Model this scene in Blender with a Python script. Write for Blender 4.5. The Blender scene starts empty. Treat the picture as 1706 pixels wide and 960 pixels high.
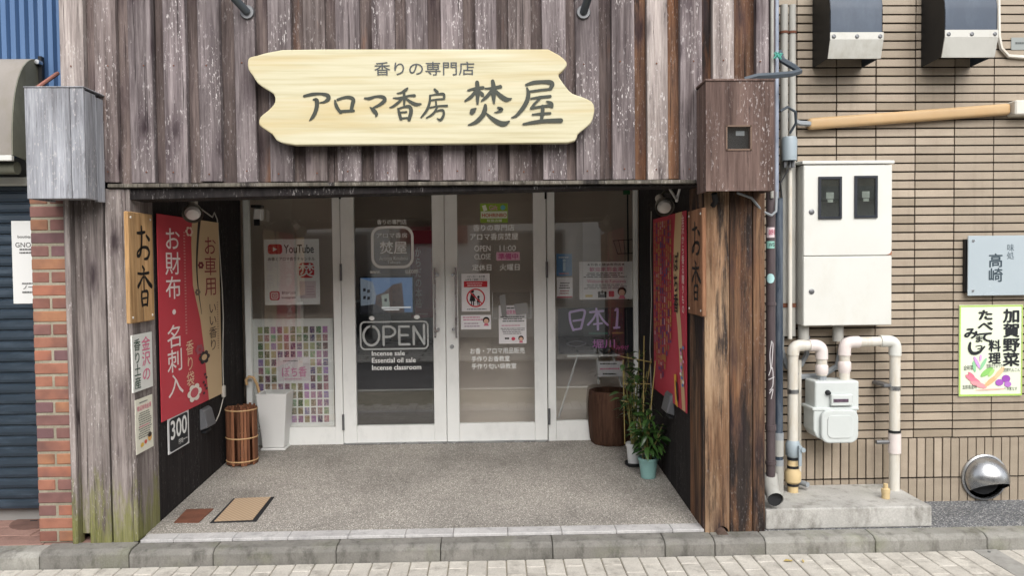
import bpy, bmesh, math, random
from mathutils import Vector, Matrix
random.seed(7)
R = math.radians
scn = bpy.context.scene
COL = scn.collection
# ------------------------------------------------------------------ camera
F = 1290.0; CX, CY = 853.0, 480.0                  # focal length and centre in photograph pixels
CAM = Vector((0.0, -4.16, 1.56))
yaw, pitch, roll = R(1.5), R(1.8), 0.0105
fw = Vector((math.sin(yaw)*math.cos(pitch), math.cos(yaw)*math.cos(pitch), -math.sin(pitch)))
r0 = Vector((math.cos(yaw), -math.sin(yaw), 0)); u0 = r0.cross(fw)
rt = r0*math.cos(roll) - u0*math.sin(roll); up = u0*math.cos(roll) + r0*math.sin(roll)
cam = bpy.data.cameras.new('camera'); cam.sensor_width = 36; cam.lens = F/1706*36; cam.clip_end = 300; cam.clip_start = .05
camo = bpy.data.objects.new('camera', cam); COL.objects.link(camo)
m = Matrix((rt, up, -fw)).transposed().to_4x4(); m.translation = CAM; camo.matrix_world = m
scn.camera = camo
# ------------------------------------------------------------------ sky, sun, exposure
SUN_EL, SUN_AZ = R(42), R(170)                      # azimuth from +Y clockwise: behind the camera, to the right
w = bpy.data.worlds.new("World"); scn.world = w; w.use_nodes = True
nt = w.node_tree; bg = nt.nodes['Background']
sky = nt.nodes.new('ShaderNodeTexSky'); sky.sky_type = 'NISHITA'; sky.sun_disc = False
sky.sun_elevation = SUN_EL; sky.sun_rotation = SUN_AZ; sky.dust_density = 3.0; sky.air_density = 1.0; sky.ozone_density = 1.0
hs = nt.nodes.new('ShaderNodeHueSaturation'); hs.inputs['Saturation'].default_value = 0.25
nt.links.new(sky.outputs[0], hs.inputs['Color']); nt.links.new(hs.outputs[0], bg.inputs['Color'])
bg.inputs['Strength'].default_value = 0.15
sl = bpy.data.lights.new('sun', 'SUN'); sl.energy = 1.5; sl.angle = R(55); sl.color = (1, .97, .93)
so = bpy.data.objects.new('sun', sl); COL.objects.link(so)
d = Vector((math.sin(SUN_AZ)*math.cos(SUN_EL), math.cos(SUN_AZ)*math.cos(SUN_EL), math.sin(SUN_EL)))
so.rotation_euler = d.to_track_quat('Z', 'Y').to_euler(); so.location = (0, -3, 9)
vs = scn.view_settings; vs.view_transform = 'Standard'; vs.look = 'None'; vs.gamma = 1; vs.use_curve_mapping = False
vs.exposure = 0.62
scn.cycles.max_bounces = 8; scn.cycles.transparent_max_bounces = 12

# ------------------------------------------------------------------ pixel -> point on a real plane
def ray(px, py): return fw + rt*((px-CX)/F) + up*((CY-py)/F)
def VY(px, py, Y):
    d = ray(px, py); return CAM + d*((Y-CAM.y)/d.y)
def VX(px, py, X):
    d = ray(px, py); return CAM + d*((X-CAM.x)/d.x)
def VZ(px, py, Z):
    d = ray(px, py); return CAM + d*((Z-CAM.z)/d.z)
def sc(px, py, Y): return (VY(px, py, Y)-CAM).dot(fw)/F     # metres per pixel there

# ------------------------------------------------------------------ materials
def lin(c):
    c /= 255.0
    return c/12.92 if c <= .04045 else ((c+.055)/1.055)**2.4
def H(h):
    h = h.lstrip('#'); return tuple(lin(int(h[i:i+2], 16)) for i in (0, 2, 4)) + (1,)
MATS = {}
class NB:
    def __init__(s, name):
        s.m = bpy.data.materials.new(name); s.m.use_nodes = True; s.t = s.m.node_tree
        s.p = s.t.nodes['Principled BSDF']; s.o = s.t.nodes['Material Output']
    def n(s, typ, **kw):
        x = s.t.nodes.new('ShaderNode'+typ)
        for k, v in kw.items():
            if k.startswith('i_'): x.inputs[k[2:].replace('_', ' ')].default_value = v
            elif k.startswith('n'): x.inputs[int(k[1:])].default_value = v
            else: setattr(x, k, v)
        return x
    def l(s, a, b): s.t.links.new(a, b)
    def coords(s, scale=(1, 1, 1), rnd=True, world=False):
        if world: c = s.n('NewGeometry').outputs['Position']
        else: c = s.n('TexCoord').outputs['Object']
        if rnd:
            oi = s.n('ObjectInfo'); mu = s.n('Math', operation='MULTIPLY', n1=53.0); s.l(oi.outputs['Random'], mu.inputs[0])
            ad = s.n('VectorMath', operation='ADD'); s.l(c, ad.inputs[0]); s.l(mu.outputs[0], ad.inputs[1]); c = ad.outputs[0]
        mp = s.n('Mapping'); mp.inputs['Scale'].default_value = scale; s.l(c, mp.inputs[0]); return mp.outputs[0]
    def noise(s, vec, scale=1, detail=6, rough=.6):
        x = s.n('TexNoise'); x.inputs['Scale'].default_value = scale; x.inputs['Detail'].default_value = detail
        x.inputs['Roughness'].default_value = rough; s.l(vec, x.inputs['Vector']); return x.outputs['Fac']
    def ramp(s, fac, stops, interp='LINEAR'):
        x = s.n('ValToRGB'); e = x.color_ramp; e.interpolation = interp
        while len(e.elements) < len(stops): e.elements.new(.5)
        for el, (p, c) in zip(e.elements, stops):
            el.position = p; el.color = c if len(c) == 4 else tuple(c)+(1,)
        s.l(fac, x.inputs[0]); return x.outputs[0]
    def mr(s, v, a, b, c=0.0, d=1.0):
        x = s.n('MapRange'); x.inputs[1].default_value = a; x.inputs[2].default_value = b
        x.inputs[3].default_value = c; x.inputs[4].default_value = d; s.l(v, x.inputs[0]); return x.outputs[0]
    def mix(s, fac, a, b, blend='MIX'):
        x = s.n('MixRGB', blend_type=blend)
        for i, v in enumerate((fac, a, b)):
            if isinstance(v, (float, int)): x.inputs[i].default_value = v
            elif isinstance(v, tuple): x.inputs[i].default_value = v
            else: s.l(v, x.inputs[i])
        return x.outputs[0]
    def mul(s, a, b):
        x = s.n('Math', operation='MULTIPLY')
        for i, v in enumerate((a, b)):
            if isinstance(v, (float, int)): x.inputs[i].default_value = v
            else: s.l(v, x.inputs[i])
        return x.outputs[0]
    def bump(s, h, st=.3, dist=.01):
        b = s.n('Bump'); b.inputs['Strength'].default_value = st; b.inputs['Distance'].default_value = dist
        s.l(h, b.inputs['Height']); s.l(b.outputs[0], s.p.inputs['Normal'])
    def fin(s, col=None, rough=.6, metal=0.0, spec=.5):
        if col is not None:
            if isinstance(col, tuple): s.p.inputs['Base Color'].default_value = col
            else: s.l(col, s.p.inputs['Base Color'])
        if isinstance(rough, (float, int)): s.p.inputs['Roughness'].default_value = rough
        else: s.l(rough, s.p.inputs['Roughness'])
        s.p.inputs['Metallic'].default_value = metal; s.p.inputs['Specular IOR Level'].default_value = spec
        return s.m
def mat(name, col, rough=.6, var=.12, vs_=4.0, stretch=(1, 1, 1), bump=.08, bs=60, metal=0.0, spec=.4, dirt=None, damt=.5, orand=0.0):
    if name in MATS: return MATS[name]
    b = NB(name); c = H(col) if isinstance(col, str) else col
    v = b.coords(stretch); n1 = b.noise(v, vs_); 
    lo = tuple(x*(1-var) for x in c[:3]); hi = tuple(min(1, x*(1+var)) for x in c[:3])
    out = b.ramp(n1, [(.3, lo), (.7, hi)])
    if dirt:
        n2 = b.noise(b.coords((stretch[0]*1.0, stretch[1], stretch[2]*.5)), vs_*1.7, 8, .7)
        out = b.mix(b.mul(b.mr(n2, .5, .75), damt), out, H(dirt))
    if orand:
        oi = b.n('ObjectInfo'); out = b.mix(1.0, out, b.ramp(oi.outputs['Random'], [(0, (1-orand,)*3), (1, (1+orand*.4,)*3)]), 'MULTIPLY')
    if bump: b.bump(b.noise(v, bs, 4), bump, .004)
    r = b.mr(n1, .3, .7, max(.02, rough-.06), min(1, rough+.06))
    MATS[name] = b.fin(out, r, metal, spec); return MATS[name]
def prm(h):
    k = 'print_'+h
    if k not in MATS:
        b = NB(k); MATS[k] = b.fin(H(h), .55, 0, .3)
    return MATS[k]
def emit(name, h, st):
    if name in MATS: return MATS[name]
    b = NB(name); b.p.inputs['Emission Color'].default_value = H(h); b.p.inputs['Emission Strength'].default_value = st
    MATS[name] = b.fin((.01, .01, .01, 1), .3); return MATS[name]
def wood(name, dark, mid, light, fleck=.5, knots=1.0, orange=0.0, moss=0.0, char=0.0, bare=0.0, rnd=.25, bare_col='#b79a78'):
    b = NB(name)
    g = b.noise(b.coords((34, 34, 1.6)), 1.0, 10, .72)
    fine = b.noise(b.coords((150, 150, 5)), 1.0, 5, .7)
    lo = b.noise(b.coords((9, 9, 1.3)), 1.0, 5, .6)
    base = b.ramp(g, [(.28, H(dark)), (.48, H(mid)), (.70, H(light))])
    base = b.mix(.8, base, b.ramp(lo, [(.3, (.42, .38, .38)), (.5, (.94, .92, .93)), (.7, (1.36, 1.33, 1.35))]), 'MULTIPLY')
    base = b.mix(.75, base, b.ramp(fine, [(.3, (.55, .54, .54)), (.5, (1, 1, 1)), (.72, (1.22, 1.22, 1.22))]), 'MULTIPLY')
    oi = b.n('ObjectInfo')
    base = b.mix(1.0, base, b.ramp(oi.outputs['Random'], [(0, (1-rnd,)*3), (1, (1+rnd*.6,)*3)]), 'MULTIPLY')
    if orange:
        n = b.noise(b.coords((8, 8, 1.5)), 1.0, 6, .62)
        base = b.mix(b.mul(b.mr(n, .64-.25*orange, .80-.15*orange), .8), base, b.ramp(g, [(.3, H('#4d2f20')), (.55, H('#855a3c')), (.75, H('#a47c58'))]))
    if bare:
        n = b.noise(b.coords((6, 6, .9)), 1.0, 7, .62)
        base = b.mix(b.mr(n, .62-.3*bare, .74-.2*bare), base, b.ramp(g, [(.3, H('#7d6148')), (.6, H(bare_col)), (.8, H('#cdb598'))]))
    if char:
        n = b.noise(b.coords((8, 8, .9)), 1.0, 9, .7)
        base = b.mix(b.mul(b.mr(n, .62-.3*char, .70-.25*char), .93), base, b.ramp(g, [(.3, H('#141214')), (.75, H('#34302f'))]))
    if fleck:
        f = b.noise(b.coords((120, 120, 34)), 1.0, 4, .65); fm = b.noise(b.coords((6, 6, 2.6)), 1.0, 4, .65)
        k = b.mul(b.mr(f, .58, .64), b.mr(fm, .44, .60))
        base = b.mix(b.mul(k, fleck), base, H('#d6cfcd'))
        f2 = b.noise(b.coords((45, 45, 5)), 1.0, 6, .7)
        base = b.mix(b.mul(b.mr(f2, .60, .68), .7*fleck), base, H('#2e2728'))
    if knots:
        c0 = b.coords((8, 8, 2.6)); nd = b.n('TexNoise'); nd.inputs['Scale'].default_value = 2.2; nd.inputs['Detail'].default_value = 4; b.l(c0, nd.inputs['Vector'])
        sm_ = b.n('VectorMath', operation='SCALE'); b.l(nd.outputs['Color'], sm_.inputs[0]); sm_.inputs['Scale'].default_value = .45
        ad = b.n('VectorMath', operation='ADD'); b.l(c0, ad.inputs[0]); b.l(sm_.outputs[0], ad.inputs[1])
        vo = b.n('TexVoronoi'); vo.inputs['Scale'].default_value = 1.0; b.l(ad.outputs[0], vo.inputs['Vector'])
        base = b.mix(b.mul(b.mr(vo.outputs['Distance'], .06, .20, 1, 0), knots*.95), base, H('#1d1616'))
        base = b.mix(b.mul(b.mr(vo.outputs['Distance'], .16, .42, 1, 0), knots*.45), base, H('#41343a'))
        cr = b.noise(b.coords((60, 60, .9)), 1.0, 4, .6)
        base = b.mix(b.mul(b.mr(cr, .655, .67), .8), base, H('#1c1717'))
    if moss:
        z = b.n('SeparateXYZ'); b.l(b.n('NewGeometry').outputs['Position'], z.inputs[0])
        nz = b.noise(b.coords((16, 16, 3.5)), 1.0, 9, .75)
        ad = b.n('Math', operation='ADD'); b.l(z.outputs['Z'], ad.inputs[0]); b.l(b.mr(nz, .3, .7, -.30, .30), ad.inputs[1])
        base = b.mix(b.mul(b.mr(ad.outputs[0], .16, .40, 1, 0), moss), base, b.ramp(fine, [(.3, H('#5d6031')), (.7, H('#8f9050'))]))
    hb_ = b.n('Math', operation='ADD'); b.l(g, hb_.inputs[0]); b.l(b.mul(fine, .5), hb_.inputs[1])
    b.bump(hb_.outputs[0], .6, .006)
    MATS[name] = b.fin(base, .85, 0, .2); return MATS[name]

wood('plank_grey', '#453d3e', '#7c7373', '#a79e9d', .8, .95)
wood('plank_brown', '#433a38', '#746a67', '#9a908d', .6, .95, orange=.10)
wood('plank_dull', '#423b3b', '#706868', '#978e8d', .9, .7)
wood('plank_grey_light', '#665e5a', '#978e89', '#b8b0a9', 1.0, .5)
wood('plank_recess', '#3a3231', '#655a57', '#82756f', .3, .7, orange=.2)
wood('plank_orange', '#3a2c26', '#6d5242', '#8f7159', .25, .9, orange=.62, char=.22)
wood('post_moss', '#4f4946', '#857d79', '#a69f9a', .5, .9, moss=.75)
wood('post_right_bare', '#46352a', '#856850', '#a88b6e', .10, .5, bare=.66, char=.33, rnd=.05, bare_col='#b59c80')
wood('post_right_char', '#2f2724', '#614a3a', '#84694f', .12, .5, orange=.6, char=.52, rnd=.05)
wood('wall_char', '#171516', '#262223', '#332e2e', .10, .0, char=.9, rnd=.05)
wood('ledge_wood', '#33302b', '#5f5b52', '#807b70', .35, .3, moss=0, char=.3)
wood('beam_dark', '#1a1818', '#2b2828', '#413c3a', .35, .2, char=.7)
wood('box_grey', '#75777b', '#999ca1', '#b5b8bc', .6, .15, rnd=.08)
wood('plaque_wood', '#9a774e', '#b99467', '#cdab7e', 0, .15, rnd=.05)
wood('plaque_wood_red', '#654635', '#845f47', '#9a7458', 0, .1, rnd=.05)
wood('box_brown', '#4f413c', '#6b5952', '#7c6a61', .8, .1, rnd=.02)
wood('bamboo', '#57382a', '#7d553f', '#96694c', 0, 0, rnd=.35)
wood('log_bark', '#33231b', '#4e382c', '#64493a', 0, 0, rnd=.02)

def m_sign():
    b = NB('sign_pine'); w_ = b.n('TexNoise'); 
    g = b.noise(b.coords((1.3, 1, 42), False), 1.0, 6, .6); lo = b.noise(b.coords((.9, 1, 11), False), 1.0, 3, .5)
    c = b.ramp(g, [(.3, H('#b3a986')), (.5, H('#c5be9f')), (.75, H('#cfc9b1'))])
    c = b.mix(b.mul(b.mr(lo, .5, .68), .55), c, H('#bfa873'))
    MATS['sign_pine'] = b.fin(c, .5, 0, .35)
m_sign()
def m_agg(name, dens, cols, base, dirt=None, world=True):
    b = NB(name); v = b.coords((1, 1, 1), False, world)
    vo = b.n('TexVoronoi'); vo.inputs['Scale'].default_value = dens; b.l(v, vo.inputs['Vector'])
    sp = b.n('SeparateColor'); b.l(vo.outputs['Color'], sp.inputs[0])
    c = b.ramp(sp.outputs[0], cols, 'CONSTANT')
    c = b.mix(b.mr(vo.outputs['Distance'], .42, .6), c, H(base))
    lo = b.noise(b.coords((1, 1, 1), False, world), 1.6, 5, .6)
    c = b.mix(.8, c, b.ramp(lo, [(.32, (.62, .61, .60)), (.5, (.98, .97, .96)), (.68, (1.18, 1.17, 1.15))]), 'MULTIPLY')
    b.bump(vo.outputs['Distance'], -.5, .004)
    MATS[name] = b.fin(c, .75, 0, .3)
m_agg('aggregate', 165, [(0, H('#7b7771')), (.2, H('#a09b93')), (.4, H('#b2ada5')), (.6, H('#8b8680')), (.78, H('#d4d0c8')), (.92, H('#55524e'))], '#8c8882')
m_agg('gravel', 120, [(0, H('#63656a')), (.25, H('#85878a')), (.5, H('#a3a4a5')), (.75, H('#55575b')), (.9, H('#bdbdbb'))], '#5f6163')
m_agg('asphalt', 130, [(0, H('#47474a')), (.3, H('#58585b')), (.6, H('#6a6a6b')), (.85, H('#77767a'))], '#454548')
def m_conc(name, a, c2, dark, green=0.0, vs_=3.0):
    b = NB(name); n1 = b.noise(b.coords((1, 1, 1)), vs_, 8, .65); n2 = b.noise(b.coords((1.6, 1.6, .7)), vs_*1.4, 6, .7); n3 = b.noise(b.coords(), 120, 3)
    c = b.ramp(n1, [(.3, H(a)), (.7, H(c2))]); c = b.mix(b.mul(b.mr(n2, .5, .68), .75), c, H(dark))
    if green: c = b.mix(b.mul(b.mr(b.noise(b.coords(), vs_*.8, 5), .52, .68), green), c, H('#6d7442'))
    c = b.mix(.35, c, b.ramp(n3, [(.35, (.7, .7, .7)), (.65, (1.2, 1.2, 1.2))]), 'MULTIPLY')
    b.bump(n3, .25, .004); MATS[name] = b.fin(c, .85, 0, .25)
m_conc('kerb_concrete', '#85837d', '#a09e97', '#625f59', .3, 5.0)
m_conc('kerb_dark', '#706e69', '#8c8983', '#52504b', .2, 6.0)
m_conc('pad_concrete', '#a3a19c', '#bfbdb8', '#75726b', .1, 4.0)
m_conc('paver_mat', '#b4afa6', '#cdc8be', '#948f86', 0, 5.0)
m_conc('edge_tile_mat', '#aeacab', '#c6c4c2', '#929090', 0, 6)
m_conc('mortar', '#8f8878', '#a59e8d', '#76705f', .1)
m_conc('red_paving', '#8a6c62', '#a08176', '#6d564e', .0)
def m_brick():
    b = NB('brick_mat'); oi = b.n('ObjectInfo'); n1 = b.noise(b.coords(), 9, 6, .65); n2 = b.noise(b.coords(), 3.5, 3)
    c = b.ramp(oi.outputs['Random'], [(0, H('#9a6a58')), (.2, H('#84605a')), (.4, H('#a56d58')), (.6, H('#75585a')), (.75, H('#a07358')), (.9, H('#865c50'))], 'CONSTANT')
    c = b.mix(b.mul(b.mr(n2, .42, .66), .7), c, H('#5f4a4a')); c = b.mix(.6, c, b.ramp(n1, [(.3, (.7, .7, .7)), (.7, (1.2, 1.2, 1.2))]), 'MULTIPLY')
    b.bump(n1, .4, .004); MATS['brick_mat'] = b.fin(c, .85, 0, .25)
m_brick()
def m_tile():
    b = NB('tile_mat'); oi = b.n('ObjectInfo'); n1 = b.noise(b.coords((6, 6, 14)), 1.0, 5); n2 = b.noise(b.coords((1, 1, 1), False, True), 2.2, 8, .7)
    st = b.noise(b.coords((16, 1, 1.1), False, True), 1.0, 6, .65); sp = b.noise(b.coords((1, 1, 1), False, True), 160, 2)
    c = b.ramp(oi.outputs['Random'], [(0, H('#938674')), (.3, H('#a09382')), (.7, H('#a69887')), (1, H('#b0a290'))])
    c = b.mix(.7, c, b.ramp(n1, [(.3, (.84, .84, .84)), (.7, (1.08, 1.08, 1.08))]), 'MULTIPLY')
    c = b.mix(b.mul(b.mr(n2, .52, .75), .25), c, H('#7d6f60'))
    c = b.mix(b.mul(b.mr(st, .52, .70), .22), c, H('#6d6155'))
    c = b.mix(.3, c, b.ramp(sp, [(.35, (.75, .75, .75)), (.65, (1.15, 1.15, 1.15))]), 'MULTIPLY')
    b.bump(n1, .12, .002); MATS['tile_mat'] = b.fin(c, .55, 0, .35)
m_tile()
def m_cards():
    b = NB('card_mat'); oi = b.n('ObjectInfo')
    hsv = b.n('CombineColor', mode='HSV'); f0 = b.n('Math', operation='FRACT'); b.l(b.mr(oi.outputs['Random'], 0, 1, .66, 1.40), f0.inputs[0]); b.l(f0.outputs[0], hsv.inputs[0]); hsv.inputs[1].default_value = .55; hsv.inputs[2].default_value = .5
    fr = b.n('Math', operation='FRACT'); b.l(b.mr(oi.outputs['Random'], 0, 1, .0, 9), fr.inputs[0]); b.l(b.mr(fr.outputs[0], 0, 1, .10, .50), hsv.inputs[2])
    n = b.noise(b.coords(), 85, 2); c = b.mix(b.mul(b.mr(n, .52, .58), .6), hsv.outputs[0], H('#cdb3aa'))
    MATS['card_mat'] = b.fin(c, .5)
m_cards()
def m_glass(name, tint=(1, 1, 1, 1), k=1.9):
    b = NB(name); t = b.n('BsdfTransparent'); t.inputs[0].default_value = tint; g = b.n('BsdfGlossy'); g.inputs['Roughness'].default_value = .004
    lw = b.n('LayerWeight'); lw.inputs[0].default_value = .5; pw_ = b.n('Math', operation='POWER', n1=4.0); b.l(lw.outputs['Facing'], pw_.inputs[0])
    mx = b.n('MixShader'); b.l(b.mr(pw_.outputs[0], 0, 1, .045*k, .9), mx.inputs[0])
    b.l(t.outputs[0], mx.inputs[1]); b.l(g.outputs[0], mx.inputs[2]); b.l(mx.outputs[0], b.o.inputs['Surface']); MATS[name] = b.m
m_glass('glass', (.99, .995, .99, 1), 2.7); m_glass('clear_film', (.98, .98, .98, 1), 1.5)
mat('soffit_bounce', '#e2e1dd', .8, .03)
mat('white_frame', '#e8e9e6', .45, .04, 3, bump=.02, dirt='#aeb0ad', damt=.35)
mat('white_paint', '#d3d3cd', .42, .03, 3.0, bump=.03, dirt='#bdb5a3', damt=.28)
mat('white_plastic', '#dcdcda', .35, .03, bump=0)
mat('cream_pipe', '#d2cec4', .42, .08, 7, (1, 1, .4), bump=.05, dirt='#b39d78', damt=.6)
mat('pink_pipe', '#ddd3cf', .35, .05, 6, bump=.02, dirt='#bfae9f', damt=.3)
mat('steel', '#b9babb', .28, .1, 8, metal=.95, bump=.04)
mat('steel_dark', '#77787a', .45, .15, 8, metal=.6, bump=.04)
mat('black_metal', '#1b1b1d', .45, .2)
mat('black_rubber', '#202124', .7, .2)
mat('grey_conduit', '#a5a49e', .6, .12, 8, (1, 1, .3), dirt='#77726a', damt=.6)
mat('grey_plastic', '#8f9498', .5, .08)
mat('blue_grey_plastic', '#9aa6ad', .45, .08)
mat('brown_pipe', '#4f4547', .4, .12, 6, (1, 1, .3), dirt='#7b7274', damt=.4)
mat('navy_pipe', '#2f3a48', .55, .25, 9, (1, 1, .25), dirt='#8d959c', damt=.5)
mat('tan_duct', '#b89a72', .5, .06, 3, dirt='#b48a58', damt=.4)
mat('hood_blue', '#3d4857', .42, .12, 3, metal=.0, dirt='#5f6b79', damt=.4, spec=.4)
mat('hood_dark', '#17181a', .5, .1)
mat('hood_lip', '#c2c1ba', .45, .06, 5, dirt='#9d988a', damt=.6)
mat('corrugated_blue', '#4f6c93', .4, .1, 3, (3, 1, .3), dirt='#7d93ae', damt=.3)
mat('awning_cloth', '#8d8781', .85, .08, 3, dirt='#77725f', damt=.6)
mat('awning_side', '#77776a', .85, .2, 5, dirt='#565843', damt=.6)
mat('shutter_blue', '#2d3843', .4, .15, 5, (.6, 1, 6), dirt='#5d6b79', damt=.35)
mat('interior_beige', '#b5a89b', .85, .05, 1.5)
mat('blind_beige', '#d8cabc', .8, .05, 2, (1, 1, 6))
mat('interior_dark', '#2c2725', .8, .2)
mat('noren_red', '#7d2a33', .85, .1, 6)
mat('pot_white', '#d4d6d6', .4, .04); mat('pot_green', '#7fa5a1', .5, .06); mat('soil', '#3a2c22', .95, .3, 30, bump=.6)
mat('stem', '#6d6a3c', .7, .2); mat('stake', '#8a7c4a', .6, .2)
mat('rust', '#6b4434', .85, .25, 14, dirt='#4e352b', damt=.7, bump=.3)
mat('lamp_white', '#c3bfb6', .45, .06); mat('lamp_grey', '#7b766d', .5, .1); mat('cord_white', '#b3aea5', .6, .05)
mat('bulb', '#e3e0dc', .25, .02, bump=0)
mat('opp_white', '#e2e0da', .8, .05); mat('opp_brown', '#a39687', .85, .08); mat('opp_dark', '#3c3d40', .35, .1); mat('opp_grey', '#8f8e8b', .8, .06)
mat('road_line', '#d0cfc8', .7, .08); mat('ochre', '#c9a679', .6, .05)
def m_leaf(name, a, c2):
    b = NB(name); oi = b.n('ObjectInfo'); c = b.ramp(oi.outputs['Random'], [(0, H(a)), (1, H(c2))])
    c = b.mix(.5, c, b.ramp(b.noise(b.coords(), 25, 3), [(.3, (.75, .75, .75)), (.7, (1.2, 1.2, 1.2))]), 'MULTIPLY')
    MATS[name] = b.fin(c, .38, 0, .5)
m_leaf('leaf_mat', '#1c3518', '#41602c'); m_leaf('leaf_dark', '#1b3017', '#40592c')
def m_hatch():
    b = NB('hatch_plate'); wv = b.n('TexWave'); wv.inputs['Scale'].default_value = 22; wv.bands_direction = 'DIAGONAL'
    b.l(b.coords((1, 1, 1), False), wv.inputs['Vector']); c = b.ramp(wv.outputs['Fac'], [(.2, H('#a08a70')), (.8, H('#b39c82'))]); b.bump(wv.outputs['Fac'], .4, .003)
    MATS['hatch_plate'] = b.fin(c, .6)
m_hatch()

# ------------------------------------------------------------------ mesh builder
TXT = {}
def glyphs(body, bold):
    if bold:
        k = (body, round(bold, 4))
        if k not in TXT:
            vs_, fs = glyphs(body, 0); V_, F_ = [], []
            b_ = bold*.9
            for q, (dx_, dz_) in enumerate(((0, 0), (b_, 0), (-b_, 0), (0, b_), (0, -b_))):
                o_ = len(V_); V_ += [(v[0]+dx_, v[1]+dz_, q*.00005) for v in vs_]; F_ += [tuple(i+o_ for i in f) for f in fs]
            TXT[k] = (V_, F_)
        return TXT[k]
    k = (body, 0)
    if k in TXT: return TXT[k]
    c = bpy.data.curves.new('t', 'FONT'); c.body = body; c.size = 1; c.resolution_u = 3
    o = bpy.data.objects.new('t', c); COL.objects.link(o)
    dg = bpy.context.evaluated_depsgraph_get(); me = bpy.data.meshes.new_from_object(o.evaluated_get(dg))
    vs_ = [(v.co.x, v.co.y, 0) for v in me.vertices]; fs = [tuple(p.vertices) for p in me.polygons]
    bpy.data.objects.remove(o); bpy.data.curves.remove(c); bpy.data.meshes.remove(me)
    TXT[k] = (vs_, fs); return TXT[k]
def bbox(vs_):
    xs = [v[0] for v in vs_]; ys = [v[1] for v in vs_]; return min(xs), max(xs), min(ys), max(ys)
class MB:
    def __init__(s): s.v = []; s.f = []
    def add(s, vs_, fs):
        o = len(s.v); s.v += [tuple(v) for v in vs_]; s.f += [tuple(i+o for i in f) for f in fs]; return s
    def box(s, x0, x1, y0, y1, z0, z1):
        if x0 > x1: x0, x1 = x1, x0
        if y0 > y1: y0, y1 = y1, y0
        if z0 > z1: z0, z1 = z1, z0
        return s.add([(x0, y0, z0), (x1, y0, z0), (x1, y1, z0), (x0, y1, z0), (x0, y0, z1), (x1, y0, z1), (x1, y1, z1), (x0, y1, z1)],
              [(0, 3, 2, 1), (4, 5, 6, 7), (0, 1, 5, 4), (1, 2, 6, 5), (2, 3, 7, 6), (3, 0, 4, 7)])
    def hexa(s, p):                      # 4 bottom + 4 top points, counter-clockwise from above
        return s.add(p, [(0, 3, 2, 1), (4, 5, 6, 7), (0, 1, 5, 4), (1, 2, 6, 5), (2, 3, 7, 6), (3, 0, 4, 7)])
    def prism(s, poly, y0, y1):          # polygon in x,z, extruded in y (y0 front)
        n = len(poly); a = sum(poly[i][0]*poly[(i+1) % n][1]-poly[(i+1) % n][0]*poly[i][1] for i in range(n))
        if a < 0: poly = poly[::-1]
        return s.add([(x, y0, z) for x, z in poly]+[(x, y1, z) for x, z in poly],
              [tuple(range(n)), tuple(range(2*n-1, n-1, -1))]+[(i, i+n, (i+1) % n+n, (i+1) % n) for i in range(n)])
    def prismx(s, poly, x0, x1):         # polygon in y,z, extruded in x
        n = len(poly); a = sum(poly[i][0]*poly[(i+1) % n][1]-poly[(i+1) % n][0]*poly[i][1] for i in range(n))
        if a < 0: poly = poly[::-1]
        return s.add([(x0, y, z) for y, z in poly]+[(x1, y, z) for y, z in poly],
              [tuple(range(n-1, -1, -1)), tuple(range(n, 2*n))]+[(i, (i+1) % n, (i+1) % n+n, i+n) for i in range(n)])
    def flat(s, poly, y):
        n = len(poly); a = sum(poly[i][0]*poly[(i+1) % n][1]-poly[(i+1) % n][0]*poly[i][1] for i in range(n))
        if a < 0: poly = poly[::-1]
        return s.add([(x, y, z) for x, z in poly], [tuple(range(n))])
    def tube(s, pts, r, n=12, cap=True):
        pts = [Vector(p) for p in pts]; rs = r if isinstance(r, (list, tuple)) else [r]*len(pts)
        rings = []; a = None
        for i, p in enumerate(pts):
            t = (pts[min(i+1, len(pts)-1)]-pts[max(i-1, 0)]).normalized()
            if a is None:
                a = Vector((1, 0, 0)) if abs(t.x) < .9 else Vector((0, 1, 0))
            a = (a-t*a.dot(t)).normalized(); b = t.cross(a)
            rings.append([p+(a*math.cos(2*math.pi*k/n)+b*math.sin(2*math.pi*k/n))*rs[i] for k in range(n)])
        fs = []
        for i in range(len(pts)-1):
            for k in range(n): fs.append((i*n+k, i*n+(k+1) % n, (i+1)*n+(k+1) % n, (i+1)*n+k))
        if cap: fs += [tuple(range(n-1, -1, -1)), tuple(range((len(pts)-1)*n, len(pts)*n))]
        return s.add([v for ring in rings for v in ring], fs)
    def lathe(s, prof, c, n=28, axis='z', ax=1, ay=1):    # profile (radius, height)
        vs_ = []
        for r, h in prof:
            for k in range(n):
                x, y = r*math.cos(2*math.pi*k/n)*ax, r*math.sin(2*math.pi*k/n)*ay
                vs_.append((c[0]+x, c[1]+y, c[2]+h) if axis == 'z' else (c[0]+x, c[1]-h, c[2]+y))
        fs = [(i*n+k, i*n+(k+1) % n, (i+1)*n+(k+1) % n, (i+1)*n+k) for i in range(len(prof)-1) for k in range(n)]
        if prof[0][0] > 1e-6: fs.append(tuple(range(n-1, -1, -1)))
        if prof[-1][0] > 1e-6: fs.append(tuple(range((len(prof)-1)*n, len(prof)*n)))
        return s.add(vs_, fs)
    def stroke(s, pts, y, cap=True):     # pts (x,z,width) smoothed brush stroke in the plane y
        P = []
        n = len(pts)
        for i in range(n-1):
            p0, p1, p2, p3 = pts[max(i-1, 0)], pts[i], pts[i+1], pts[min(i+2, n-1)]
            st = 6 if n > 2 else 1
            for k in range(st):
                t = k/st
                P.append([.5*((2*p1[j])+(-p0[j]+p2[j])*t+(2*p0[j]-5*p1[j]+4*p2[j]-p3[j])*t*t+(-p0[j]+3*p1[j]-3*p2[j]+p3[j])*t**3) for j in range(3)])
        P.append(list(pts[-1]))
        L = []; Rr = []
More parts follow.
